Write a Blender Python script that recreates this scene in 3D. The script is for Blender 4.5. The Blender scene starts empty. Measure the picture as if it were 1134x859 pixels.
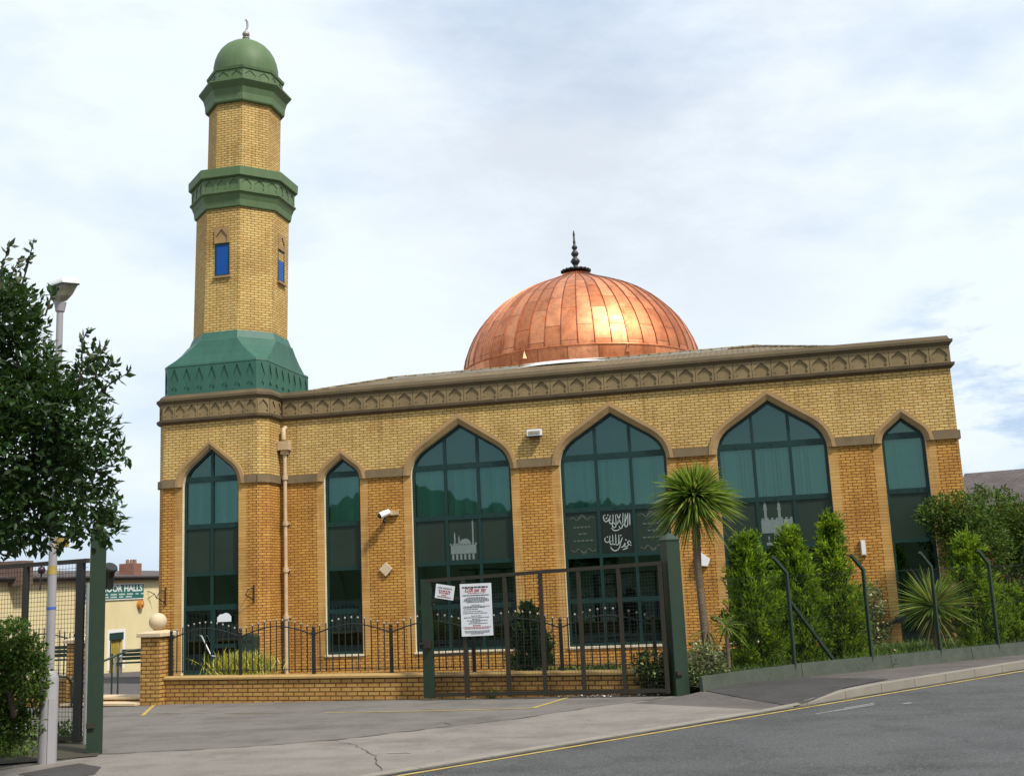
import bpy, math, random
import numpy as np
from mathutils import Vector, Matrix
from mathutils.geometry import tessellate_polygon
random.seed(7); RNG = np.random.default_rng(7)
SC = bpy.context.scene; COL = SC.collection

# ------------------------------------------------------------------ camera
FPX, WPX, HPX = 1200.0, 1134.0, 859.0
CAM = Vector((0.0, -28.963, 2.05))
FWD = Vector((-0.20588861, 0.9627133, 0.17547931)); RGT = Vector((0.97517478, 0.21678404, -0.04515348)); UPV = Vector((0.08151097, -0.16182641, 0.98344709))
cd = bpy.data.cameras.new('camera'); cam = bpy.data.objects.new('camera', cd); COL.objects.link(cam)
cd.sensor_width = 36; cd.lens = FPX / WPX * 36; cd.clip_end = 3000
M = Matrix(((RGT.x, UPV.x, -FWD.x), (RGT.y, UPV.y, -FWD.y), (RGT.z, UPV.z, -FWD.z))).to_4x4(); M.translation = CAM
cam.matrix_world = M; SC.camera = cam

# survey helpers: metres measured in the photograph
GA, GB, GC = -0.03882, 0.010863, -0.018604
def G(x, y): return GA + GB * x + GC * y
def ray(px, py): return FWD + RGT * ((px - WPX / 2) / FPX) - UPV * ((py - HPX / 2) / FPX)
def PD(px, py, d): return CAM + ray(px, py) * d                     # point at depth d
def PG(px, py, off=0.0):                                             # point on the ground plane
    d = ray(px, py); t = (GA + off + GC * CAM.y - CAM.z) / (d.z - GB * d.x - GC * d.y); return CAM + d * t
def PY(px, py, y):                                                   # point on a plane parallel to the facade
    d = ray(px, py); return CAM + d * ((y - CAM.y) / d.y)
def proj(P):
    v = Vector(P) - CAM; d = v.dot(FWD); return (WPX / 2 + FPX * v.dot(RGT) / d, HPX / 2 - FPX * v.dot(UPV) / d)
def up(B, py):
    lo, hi = -5.0, 40.0
    for _ in range(50):
        m = (lo + hi) / 2
        if proj((B[0], B[1], m))[1] > py: lo = m
        else: hi = m
    return m
# road frame: s along the road to the right, n across (camera at 0, building side negative)
RH = Vector((0.97788705, 0.20913371)); FH = Vector((-0.20913371, 0.97788705))
DS = RH * .766 + FH * .643; DN = RH * .643 - FH * .766
def SN(s, n, off=0.0):
    x, y = CAM.x + DS.x * s + DN.x * n, CAM.y + DS.y * s + DN.y * n
    return Vector((x, y, G(x, y) + off))
def toSN(P):
    v = Vector((P[0] - CAM.x, P[1] - CAM.y)); return v.dot(DS), v.dot(DN)
def sstep(a, b, x):
    t = min(1, max(0, (x - a) / (b - a))); return t * t * (3 - 2 * t)

# ------------------------------------------------------------------ materials
def srgb(r, g, b):
    f = lambda c: (c / 255 / 12.92) if c <= 10 else ((c / 255 + .055) / 1.055) ** 2.4
    return (f(r), f(g), f(b))
def newmat(name):
    m = bpy.data.materials.new(name); m.use_nodes = True; nt = m.node_tree
    return m, nt, nt.nodes['Principled BSDF']
def nd(nt, t, **kw):
    n = nt.nodes.new(t)
    for k, v in kw.items():
        if k in n.inputs.keys(): n.inputs[k].default_value = v
        else: setattr(n, k, v)
    return n
def mixc(nt, a, b, fac, mode='MIX'):
    n = nt.nodes.new('ShaderNodeMix'); n.data_type = 'RGBA'; n.blend_type = mode
    for sock, v in ((n.inputs[0], fac), (n.inputs[6], a), (n.inputs[7], b)):
        if hasattr(v, 'node'): nt.links.new(v, sock)
        elif isinstance(v, (int, float)): sock.default_value = v
        else: sock.default_value = (*v, 1)
    return n.outputs[2]
def ramp(nt, src, p0, p1, v0=0., v1=1.):
    n = nt.nodes.new('ShaderNodeMapRange'); n.inputs[1].default_value = p0; n.inputs[2].default_value = p1
    n.inputs[3].default_value = v0; n.inputs[4].default_value = v1; nt.links.new(src, n.inputs[0]); return n.outputs[0]
def noise(nt, scale, detail=4, rough=.55, vec=None, stretch=None):
    if vec is None: vec = nd(nt, 'ShaderNodeNewGeometry').outputs['Position']
    if stretch:
        mp = nd(nt, 'ShaderNodeMapping'); mp.inputs['Scale'].default_value = stretch; nt.links.new(vec, mp.inputs[0]); vec = mp.outputs[0]
    n = nd(nt, 'ShaderNodeTexNoise', Scale=scale, Detail=detail, Roughness=rough); nt.links.new(vec, n.inputs['Vector']); return n.outputs['Fac']
def bump(nt, b, src, strength=.3, dist=.01):
    n = nd(nt, 'ShaderNodeBump', Strength=strength, Distance=dist); nt.links.new(src, n.inputs['Height']); nt.links.new(n.outputs[0], b.inputs['Normal'])
def mat(name, col, rough=.6, metal=0., var=.25, scale=6., spec=.4, bmp=0., col2=None, fine=0., stretch=None):
    m, nt, b = newmat(name)
    b.inputs['Roughness'].default_value = rough; b.inputs['Metallic'].default_value = metal; b.inputs['Specular IOR Level'].default_value = spec
    c2 = col2 or tuple(c * (1 - var) for c in col)
    n1 = noise(nt, scale, 5, .6, stretch=stretch); c = mixc(nt, col, c2, ramp(nt, n1, .35, .68))
    if fine:
        n2 = noise(nt, 90, 2, .7); c = mixc(nt, c, tuple(x * (1 - fine) for x in col), ramp(nt, n2, .4, .62))
    nt.links.new(c, b.inputs['Base Color'])
    if bmp: bump(nt, b, noise(nt, scale * 5, 5, .6), bmp, .01)
    return m
def brick(name, c1, c2, mortar, bw=.225, rh=.075, ms=.011, offset=.5, stain=.3, c3=None, dirt=None):
    m, nt, b = newmat(name)
    uv = nd(nt, 'ShaderNodeUVMap'); uv.uv_map = 'UVMap'
    bt = nd(nt, 'ShaderNodeTexBrick'); bt.offset = offset
    for k, v in (('Scale', 1.), ('Brick Width', bw), ('Row Height', rh), ('Mortar Size', ms), ('Mortar Smooth', .15), ('Bias', 0.)): bt.inputs[k].default_value = v
    bt.inputs['Color1'].default_value = (*c1, 1); bt.inputs['Color2'].default_value = (*c2, 1); bt.inputs['Mortar'].default_value = (*mortar, 1)
    nt.links.new(uv.outputs[0], bt.inputs['Vector'])
    c = bt.outputs['Color']
    if c3:   # odd burnt bricks in patches
        c = mixc(nt, c, mixc(nt, c, c3, .55), ramp(nt, noise(nt, 9., 2, .5), .56, .68))
    w = noise(nt, .8, 5, .6); c = mixc(nt, c, mixc(nt, c, tuple(1 - stain * k for k in (.8, .95, 1.05)), 1., 'MULTIPLY'), ramp(nt, w, .42, .7))
    w2 = noise(nt, 1.6, 5, .65, stretch=(3, 3, .35)); c = mixc(nt, c, mixc(nt, c, (.62, .58, .5), 1., 'MULTIPLY'), ramp(nt, w2, .53, .76))
    f = noise(nt, 55, 3, .7); c = mixc(nt, c, mixc(nt, c, (.78, .76, .72), 1., 'MULTIPLY'), ramp(nt, f, .45, .65))
    nt.links.new(c, b.inputs['Base Color']); b.inputs['Roughness'].default_value = .8; b.inputs['Specular IOR Level'].default_value = .25
    inv = nd(nt, 'ShaderNodeMath', operation='SUBTRACT'); inv.inputs[0].default_value = 1; nt.links.new(bt.outputs['Fac'], inv.inputs[1])
    bump(nt, b, inv.outputs[0], .5, .008)
    return m
MT = {}
MT['buff'] = brick('buff_brick', (.68, .485, .18), (.57, .38, .12), (.20, .12, .045), c3=(.48, .22, .07))
MT['amber'] = brick('amber_brick', (.63, .34, .075), (.51, .25, .05), (.165, .065, .018), c3=(.40, .15, .04))
MT['jamb'] = brick('jamb_brick', (.60, .36, .12), (.53, .29, .085), (.33, .17, .05), bw=9., rh=.075, ms=.006)
MT['wallbrick'] = brick('boundary_brick', (.52, .315, .09), (.44, .24, .062), (.13, .06, .022), ms=.012, c3=(.42, .17, .06))
MT['redbrick'] = brick('red_brick', (.33, .12, .07), (.24, .09, .055), (.25, .2, .16))
MT['stone'] = mat('weathered_stone', (.29, .21, .10), .85, var=.5, scale=1.8, bmp=.3, col2=(.15, .108, .055), fine=.35)
MT['stonedark'] = mat('dark_stained_stone', (.14, .098, .05), .85, scale=3., bmp=.3, col2=(.065, .05, .03), fine=.3)
MT['hood'] = mat('hood_stone', (.37, .235, .10), .85, scale=3., bmp=.3, col2=(.23, .15, .07), fine=.2)
MT['coping'] = mat('amber_coping', (.44, .285, .10), .8, scale=4., col2=(.34, .21, .075), fine=.2)
MT['pale'] = mat('pale_stone', (.60, .47, .30), .75, scale=5., col2=(.50, .37, .22), fine=.15)
MT['reveal'] = mat('pale_reveal', (.72, .60, .42), .7, var=.15)
MT['mgreen'] = mat('green_grp', (.108, .168, .072), .55, var=.2, scale=2.2, col2=(.078, .126, .058), spec=.25, fine=.12, stretch=(2.5, 2.5, .5))
MT['tealgreen'] = mat('blue_green_grp', (.036, .118, .082), .5, scale=1.8, col2=(.030, .092, .066), spec=.3, stretch=(2, 2, .4))
MT['frame'] = mat('dark_green_frame', (.008, .034, .028), .4, var=.2, spec=.3)
MT['dgreen'] = mat('dark_green_paint', (.019, .041, .022), .55, var=.35, scale=4., fine=.2)
MT['black'] = mat('black_iron', (.018, .020, .018), .5, var=.3)
MT['rustbar'] = mat('brown_green_steel', (.026, .024, .015), .6, scale=8., col2=(.040, .026, .014), fine=.2)
MT['white'] = mat('white_plastic', (.78, .77, .74), .4, var=.06)
MT['cream'] = mat('cream_pipe', (.54, .40, .24), .5, var=.25, scale=5.)
MT['grey'] = mat('grey_paint', (.31, .295, .30), .5, var=.12, scale=3., fine=.08)
MT['galv'] = mat('galvanised', (.42, .42, .41), .4, metal=.6, var=.2)
MT['lead'] = mat('lead_flashing', (.62, .64, .66), .6, var=.25, scale=2.)
MT['slate'] = brick('slate_roof', (.13, .105, .10), (.10, .085, .085), (.05, .045, .042), bw=.3, rh=.2, ms=.012)
MT['tile'] = brick('stone_tile_roof', (.27, .21, .115), (.20, .155, .09), (.075, .058, .036), bw=.33, rh=.13, ms=.025, c3=(.12, .11, .07))
MT['render'] = mat('cream_render', (.74, .63, .36), .85, scale=1.2, col2=(.62, .50, .26), bmp=.2, fine=.06, stretch=(1, 1, .5))
MT['fascia'] = mat('dark_fascia', (.075, .055, .05), .7, var=.3)
MT['signgreen'] = mat('sign_green', (.008, .12, .09), .4, var=.1)
MT['paper'] = mat('white_sign_board', (.74, .75, .77), .5, var=.07)
MT['red'] = mat('red_lettering', (.42, .06, .06), .5, var=.1)
MT['ink'] = mat('black_lettering', (.05, .05, .055), .5, var=.1)
MT['etch'] = mat('etched_grey_lettering', (.085, .10, .08), .5, var=.2)
MT['graphic'] = mat('white_window_graphic', (.15, .19, .175), .6, var=.15)
MT['wlet'] = mat('white_lettering', (.70, .74, .72), .5, var=.1)
MT['yellow'] = mat('yellow_paint', (.50, .35, .07), .75, scale=9., col2=(.24, .19, .09), fine=.25)
MT['yellowfaint'] = mat('worn_yellow_paint', (.26, .215, .11), .8, scale=9., col2=(.17, .15, .115), fine=.2)
MT['whiteline'] = mat('worn_white_paint', (.34, .33, .32), .8, scale=12., col2=(.13, .13, .13), fine=.2)
MT['blue'] = mat('blue_band', (.06, .14, .5), .5)
MT['orange'] = mat('orange_paint', (.55, .22, .03), .6)
MT['soil'] = mat('soil', (.06, .045, .03), .95, scale=4., col2=(.05, .06, .02), bmp=.6, fine=.4)
MT['bark'] = mat('bark', (.10, .075, .05), .9, scale=8., col2=(.06, .045, .03), bmp=.6)
MT['palmbark'] = mat('palm_bark', (.20, .145, .095), .9, scale=10., col2=(.10, .07, .045), bmp=.8, stretch=(1, 1, 4))
MT['kerb'] = mat('kerb_concrete', (.27, .24, .195), .85, scale=3., col2=(.19, .168, .138), fine=.25)
MT['mesh'] = mat('green_wire', (.012, .016, .012), .5, var=.2)
MT['hills'] = mat('wooded_hill', (.035, .05, .022), .95, scale=.08, col2=(.07, .075, .04))
MT['blind'] = mat('blind_fabric', (.72, .80, .74), .8, var=.08)
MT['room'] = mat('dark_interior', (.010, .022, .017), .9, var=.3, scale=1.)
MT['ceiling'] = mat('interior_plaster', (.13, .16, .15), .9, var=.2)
MT['spandrel'] = mat('olive_spandrel', (.018, .034, .022), .35, var=.2, scale=1., spec=.3)
MT['letterpanel'] = mat('dark_letter_panel', (.008, .014, .007), .3, var=.2)
MT['bluepane'] = mat('painted_sky_reflection', (.010, .075, .30), .3, var=.1, spec=.12)  # reflection of blue sky painted in as the pane's base colour
MT['finial'] = mat('weathered_bronze', (.055, .06, .05), .45, metal=.6, var=.3)
MT['finialgrey'] = mat('grey_metal_finial', (.33, .29, .26), .45, metal=.4, var=.2)
MT['lampglass'] = mat('frosted_lamp_bowl', (.34, .31, .22), .25, var=.4, scale=14.)

def asphalt(name, base, speck, patch, crack=.0, dark=.5):
    m, nt, b = newmat(name)
    n1 = noise(nt, .35, 5, .6); c = mixc(nt, base, patch, ramp(nt, n1, .38, .66))
    nb = noise(nt, 1.4, 7, .7); c = mixc(nt, c, mixc(nt, c, (.74, .73, .72), 1., 'MULTIPLY'), ramp(nt, nb, .47, .66))
    ns = noise(nt, .9, 4, .6, stretch=(.35, 1.6, 1)); c = mixc(nt, c, mixc(nt, c, (.80, .79, .775), 1., 'MULTIPLY'), ramp(nt, ns, .52, .64))
    nq = noise(nt, 5.5, 3, .5); c = mixc(nt, c, mixc(nt, c, (.66, .64, .62), 1., 'MULTIPLY'), ramp(nt, nq, .68, .74))
    n2 = noise(nt, 36, 5, .9); c = mixc(nt, c, speck, ramp(nt, n2, .53, .66))
    n3 = noise(nt, 30, 5, .9); c = mixc(nt, c, tuple(x * dark for x in base), ramp(nt, n3, .53, .66))
    if crack:
        v = nd(nt, 'ShaderNodeTexVoronoi', Scale=.16); v.feature = 'DISTANCE_TO_EDGE'
        g = nd(nt, 'ShaderNodeNewGeometry'); w = nd(nt, 'ShaderNodeTexNoise', Scale=1.3, Detail=5.); nt.links.new(g.outputs['Position'], w.inputs['Vector'])
        ad = nd(nt, 'ShaderNodeVectorMath', operation='ADD'); sc_ = nd(nt, 'ShaderNodeVectorMath', operation='SCALE'); sc_.inputs['Scale'].default_value = 1.6
        nt.links.new(w.outputs['Color'], sc_.inputs[0]); nt.links.new(g.outputs['Position'], ad.inputs[0]); nt.links.new(sc_.outputs[0], ad.inputs[1]); nt.links.new(ad.outputs[0], v.inputs['Vector'])
        c = mixc(nt, mixc(nt, c, tuple(x * .3 for x in base), .8), c, ramp(nt, v.outputs['Distance'], .0, crack))
    nt.links.new(c, b.inputs['Base Color']); b.inputs['Roughness'].default_value = .9; b.inputs['Specular IOR Level'].default_value = .25
    bump(nt, b, n2, .35, .006)
    return m
MT['road'] = asphalt('road_asphalt', (.078, .078, .077), (.19, .187, .18), (.064, .064, .064), dark=.32)
MT['forecourt'] = asphalt('forecourt_asphalt', (.155, .141, .123), (.22, .20, .175), (.132, .119, .104), crack=0, dark=.72)
MT['apron'] = asphalt('crossing_asphalt', (.212, .190, .164), (.275, .248, .215), (.185, .165, .143), crack=0, dark=.78)
MT['footway'] = asphalt('footway_asphalt', (.115, .100, .092), (.165, .148, .137), (.095, .084, .078), dark=.7)
MT['patch'] = asphalt('patch_asphalt', (.062, .057, .055), (.10, .094, .09), (.052, .048, .047), dark=.7)
MT['court'] = asphalt('courtyard_asphalt', (.105, .096, .094), (.14, .13, .125), (.088, .08, .078), dark=.7)
MT['crackfill'] = mat('tar_joint', (.085, .077, .067), .9)

def glass(name, tint, gcol, fac):
    m, nt, b = newmat(name); nt.nodes.remove(b); out = nt.nodes['Material Output']
    tr = nd(nt, 'ShaderNodeBsdfTransparent'); tr.inputs[0].default_value = (*tint, 1)
    gl = nd(nt, 'ShaderNodeBsdfGlossy'); gl.inputs['Color'].default_value = (*gcol, 1); gl.inputs['Roughness'].default_value = .015
    fr = nd(nt, 'ShaderNodeFresnel'); fr.inputs['IOR'].default_value = 1.5
    mx = nd(nt, 'ShaderNodeMixShader'); ad = nd(nt, 'ShaderNodeMath', operation='ADD'); ad.inputs[1].default_value = fac; nt.links.new(fr.outputs[0], ad.inputs[0])
    nt.links.new(ad.outputs[0], mx.inputs[0]); nt.links.new(tr.outputs[0], mx.inputs[1]); nt.links.new(gl.outputs[0], mx.inputs[2]); nt.links.new(mx.outputs[0], out.inputs[0])
    n = nd(nt, 'ShaderNodeBump', Strength=.05, Distance=.02); nt.links.new(noise(nt, .9, 2, .5), n.inputs['Height']); nt.links.new(n.outputs[0], gl.inputs['Normal'])
    return m
MT['glass'] = glass('teal_glass', (.26, .54, .48), (.46, .76, .68), .085)

def copper():
    m, nt, b = newmat('new_copper')
    uv = nd(nt, 'ShaderNodeUVMap'); uv.uv_map = 'UVMap'
    bt = nd(nt, 'ShaderNodeTexBrick'); bt.offset = .43; bt.offset_frequency = 2
    for k, v in (('Scale', 1.), ('Brick Width', 1.35), ('Row Height', 1.), ('Mortar Size', .013), ('Mortar Smooth', .3), ('Bias', 0.)): bt.inputs[k].default_value = v
    bt.inputs['Color1'].default_value = (.85, .37, .185, 1); bt.inputs['Color2'].default_value = (.53, .18, .075, 1); bt.inputs['Mortar'].default_value = (.22, .085, .045, 1)
    nt.links.new(uv.outputs[0], bt.inputs['Vector'])
    c = bt.outputs['Color']
    s = noise(nt, 1.6, 5, .65, stretch=(1, 1, .45)); c = mixc(nt, c, mixc(nt, c, (.62, .5, .45), 1., 'MULTIPLY'), ramp(nt, s, .46, .72))
    s2 = noise(nt, 7, 4, .7); c = mixc(nt, c, mixc(nt, c, (.72, .68, .66), 1., 'MULTIPLY'), ramp(nt, s2, .5, .72))
    nt.links.new(c, b.inputs['Base Color']); b.inputs['Metallic'].default_value = .9
    r = noise(nt, 2.2, 4, .6); nt.links.new(ramp(nt, r, .3, .7, .40, .62), b.inputs['Roughness'])
    bump(nt, b, noise(nt, 3.5, 3, .5), .25, .02)
    return m
MT['copper'] = copper()

def leafmat(name, col, tcol, rough=.45, spec=.4, trans=.25):
    m, nt, b = newmat(name)
    v = noise(nt, 3., 3, .6); c = mixc(nt, col, tuple(x * .62 for x in col), ramp(nt, v, .38, .66))
    nt.links.new(c, b.inputs['Base Color']); b.inputs['Roughness'].default_value = rough; b.inputs['Specular IOR Level'].default_value = spec
    t = nd(nt, 'ShaderNodeBsdfTranslucent'); t.inputs[0].default_value = (*tcol, 1)
    mx = nd(nt, 'ShaderNodeMixShader'); mx.inputs[0].default_value = trans
    out = nt.nodes['Material Output']; nt.links.new(b.outputs[0], mx.inputs[1]); nt.links.new(t.outputs[0], mx.inputs[2]); nt.links.new(mx.outputs[0], out.inputs[0])
    return m
L_LAUREL = [leafmat('laurel_leaf', (.016, .042, .009), (.06, .12, .012), .5, .25, .22), leafmat('laurel_leaf_mid', (.028, .068, .013), (.08, .15, .016), .42, .35, .22), leafmat('laurel_leaf_young', (.10, .12, .05), (.12, .14, .04), .4, .5)]
L_CON = [leafmat('conifer_spray', (.135, .23, .016), (.30, .46, .02), .65, .2, .38), leafmat('conifer_spray_lit', (.30, .41, .03), (.46, .60, .03), .65, .2, .38), leafmat('conifer_spray_shaded', (.030, .066, .010), (.07, .12, .01), .65, .2, .3)]  # pale sprays: green tips plus painted sunlight; deep sprays: painted inner shade
L_SHRUB = [leafmat('shrub_leaf', (.050, .100, .016), (.11, .19, .02), .6, .2, .3), leafmat('shrub_leaf_light', (.115, .18, .03), (.2, .3, .04), .6, .2, .3), leafmat('shrub_leaf_deep', (.022, .048, .012), (.05, .09, .012), .6, .2, .25)]
L_PALM = [leafmat('palm_blade', (.085, .155, .018), (.20, .34, .03), .5, .3, .3), leafmat('palm_blade_light', (.22, .28, .04), (.36, .46, .05), .5, .3, .35), leafmat('palm_blade_dead', (.22, .17, .075), (.2, .15, .06), .7, .2)]
L_YEL = [leafmat('yellow_leaf', (.46, .41, .035), (.6, .55, .04)), leafmat('yellow_leaf_green', (.22, .26, .03), (.3, .36, .03)), leafmat('yellow_leaf_pale', (.60, .52, .08), (.6, .55, .08))]
L_VAR = [leafmat('variegated_leaf', (.20, .24, .09), (.2, .25, .07)), leafmat('variegated_leaf_pale', (.42, .43, .20), (.35, .38, .15)), leafmat('variegated_leaf_green', (.07, .11, .03), (.1, .16, .03))]
L_GRASS = [leafmat('grass_blade', (.11, .20, .022), (.14, .24, .03), .6, .3), leafmat('grass_blade_light', (.16, .23, .04), (.2, .3, .04), .6, .3), leafmat('grass_blade_deep', (.045, .09, .018), (.08, .14, .02), .6, .3)]

# ------------------------------------------------------------------ objects
WL = {}
def tag(o, label=None, cat=None, group=None, kind=None):
    if label: o['label'] = label
    if cat: o['category'] = cat
    if group: o['group'] = group
    if kind: o['kind'] = kind
    return o
def thing(name, label, cat, loc, group=None):
    o = bpy.data.objects.new(name, None); COL.objects.link(o); o.location = loc; o.empty_display_size = .2
    WL[o.name] = Vector(loc); return tag(o, label, cat, group)
def V(*a): return Vector(a)
class MB:
    def __init__(s): s.v = []; s.f = []; s.m = []; s.sm = []; s.uv = {}
    def add(s, vs, fs, mi=0, smooth=False, uvs=None):
        o = len(s.v); s.v += [tuple(x) for x in vs]
        for i, f in enumerate(fs):
            if uvs: s.uv[len(s.f)] = uvs[i]
            s.f.append([o + k for k in f]); s.m.append(mi); s.sm.append(smooth)
        return s
    def quad(s, a, b, c, d, mi=0): return s.add([a, b, c, d], [(0, 1, 2, 3)], mi)
    def box(s, x0, x1, y0, y1, z0, z1, mi=0):
        return s.obox(V((x0 + x1) / 2, (y0 + y1) / 2, (z0 + z1) / 2), V(1, 0, 0), V(0, 1, 0), V(0, 0, 1), (x1 - x0) / 2, (y1 - y0) / 2, (z1 - z0) / 2, mi)
    def obox(s, c, ax, ay, az, hx, hy, hz, mi=0):
        vs = [c + ax * (hx * i) + ay * (hy * j) + az * (hz * k) for k in (-1, 1) for j in (-1, 1) for i in (-1, 1)]
        return s.add(vs, [(0, 2, 3, 1), (4, 5, 7, 6), (0, 1, 5, 4), (1, 3, 7, 5), (3, 2, 6, 7), (2, 0, 4, 6)], mi)
    def bar(s, a, b, w, h, upv=V(0, 0, 1), mi=0):                    # rectangular bar from a to b
        a, b = Vector(a), Vector(b); d = (b - a); L = d.length; d.normalize()
        sx = d.cross(upv)
        if sx.length < 1e-4: sx = d.cross(V(1, 0, 0))
        sx.normalize(); u = sx.cross(d)
        return s.obox((a + b) / 2, d, sx, u, L / 2, w / 2, h / 2, mi)
    def tube(s, pts, r, n=6, mi=0, cap=True, smooth=True):
        pts = [Vector(p) for p in pts]; rs = r if isinstance(r, (list, tuple)) else [r] * len(pts)
        vs = []; fs = []; ref = None
        for i, p in enumerate(pts):
            d = (pts[min(i + 1, len(pts) - 1)] - pts[max(i - 1, 0)]).normalized()
            a = d.cross(V(0, 0, 1) if abs(d.z) < .95 else V(1, 0, 0)).normalized()
            if ref is not None:
                a = (ref - d * ref.dot(d)).normalized()
            ref = a; b = d.cross(a)
            vs += [p + (a * math.cos(2 * math.pi * k / n) + b * math.sin(2 * math.pi * k / n)) * rs[i] for k in range(n)]
        for i in range(len(pts) - 1):
            for k in range(n): fs.append((i * n + k, i * n + (k + 1) % n, (i + 1) * n + (k + 1) % n, (i + 1) * n + k))
        s.add(vs, fs, mi, smooth)
        if cap: s.add(vs[:n], [tuple(range(n - 1, -1, -1))], mi); s.add(vs[-n:], [tuple(range(n))], mi)
        return s
    def lathe(s, prof, c, n=24, mi=0, smooth=True, phase=0., uvf=None):
        c = Vector(c); vs = []; fs = []; uvs = []
        for r, z in prof: vs += [c + V(r * math.cos(phase + 2 * math.pi * k / n), r * math.sin(phase + 2 * math.pi * k / n), z) for k in range(n)]
        for i in range(len(prof) - 1):
            for k in range(n):
                fs.append((i * n + k, i * n + (k + 1) % n, (i + 1) * n + (k + 1) % n, (i + 1) * n + k))
                if uvf: uvs.append(uvf(i, k))
        s.add(vs, fs, mi, smooth, uvs if uvf else None)
        if not uvf:
            m = len(prof) - 1
            if prof[m][0] > .001: s.add(vs[m * n:], [tuple(range(n))], mi)
            if prof[0][0] > .001: s.add(vs[:n], [tuple(range(n - 1, -1, -1))], mi)
        return s
    def ring(s, polys, mi=0, smooth=False, capt=True, capb=False):   # stack of closed outlines with equal point counts
        n = len(polys[0]); vs = [p for q in polys for p in q]; fs = []
        for i in range(len(polys) - 1):
            for k in range(n): fs.append((i * n + k, i * n + (k + 1) % n, (i + 1) * n + (k + 1) % n, (i + 1) * n + k))
        s.add(vs, fs, mi, smooth)
        if capt: s.add(polys[-1], [tuple(range(n))], mi)
        if capb: s.add(polys[0], [tuple(range(n - 1, -1, -1))], mi)
        return s
    def plate(s, outer, holes, fn, nrm, depth, mi=0, mi_in=None, sides=False):   # flat plate with holes, pushed back by depth
        loops = [[V(a, b, 0) for a, b in outer]] + [[V(a, b, 0) for a, b in h] for h in holes]
        tris = tessellate_polygon(loops); flat = [p for l in loops for p in l]; nrm = Vector(nrm)
        W = [Vector(fn(p.x, p.y)) for p in flat]; out = []
        for t in tris:
            a, b, c = (W[i] for i in t)
            if (b - a).cross(c - a).length < 1e-9: continue
            out.append(t if (b - a).cross(c - a).dot(nrm) > 0 else (t[0], t[2], t[1]))
        s.add(W, out, mi)
        if depth:
            o = 0
            for li, l in enumerate(loops):
                n = len(l)
                if li > 0 or sides:
                    P = W[o:o + n]; Q = [p - nrm * depth for p in P]
                    s.add(P + Q, [(k, (k + 1) % n, n + (k + 1) % n, n + k) for k in range(n)], mi if mi_in is None else mi_in)
                o += n
        return s
    def build(s, name, mats, parent=None, loc=None, **tg):
        mats = mats if isinstance(mats, (list, tuple)) else [mats]
        base = WL[parent.name] if parent is not None else Vector(loc if loc is not None else (0, 0, 0))
        me = bpy.data.meshes.new(name)
        me.from_pydata([(p[0] - base.x, p[1] - base.y, p[2] - base.z) for p in s.v], [], s.f)
        for m in mats: me.materials.append(MT[m] if isinstance(m, str) else m)
        me.polygons.foreach_set('material_index', s.m); me.polygons.foreach_set('use_smooth', s.sm)
        ul = me.uv_layers.new(name='UVMap')
        for pi, p in enumerate(me.polygons):
            if pi in s.uv:
                for li, q in zip(p.loop_indices, s.uv[pi]): ul.data[li].uv = q
                continue
            n = p.normal
            if abs(n.z) > .92: f = lambda w: (w[0], w[1])
            else:
                t = V(-n.y, n.x, 0).normalized(); k = math.sqrt(max(1e-6, 1 - n.z * n.z)); f = lambda w: (w[0] * t.x + w[1] * t.y, w[2] / k)
            for li in p.loop_indices: ul.data[li].uv = f(s.v[me.loops[li].vertex_index])
        o = bpy.data.objects.new(name, me); COL.objects.link(o)
        if parent is not None: o.parent = parent
        else: o.location = base
        WL[o.name] = base
        return tag(o, **tg)

FONT = None
def text_mesh(txt, size, fn, name, m, parent, align='CENTER', thick=0.0, font_bold=0.0, xs=1.0):
    cu = bpy.data.curves.new('text', 'FONT'); cu.body = txt; cu.size = size; cu.align_x = align; cu.align_y = 'CENTER'; cu.offset = font_bold; cu.resolution_u = 3
    to = bpy.data.objects.new('text', cu); COL.objects.link(to); dg = bpy.context.evaluated_depsgraph_get()
    me = bpy.data.meshes.new_from_object(to.evaluated_get(dg)); bpy.data.objects.remove(to)
    mb = MB(); mb.add([fn(v.co.x * xs, v.co.y) for v in me.vertices], [tuple(p.vertices) for p in me.polygons]); bpy.data.meshes.remove(me)
    return mb.build(name, m, parent) if name else mb
def merge(mb, other, mi=0):
    o = len(mb.v); mb.v += other.v
    for f in other.f: mb.f.append([o + k for k in f]); mb.m.append(mi); mb.sm.append(False)

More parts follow.
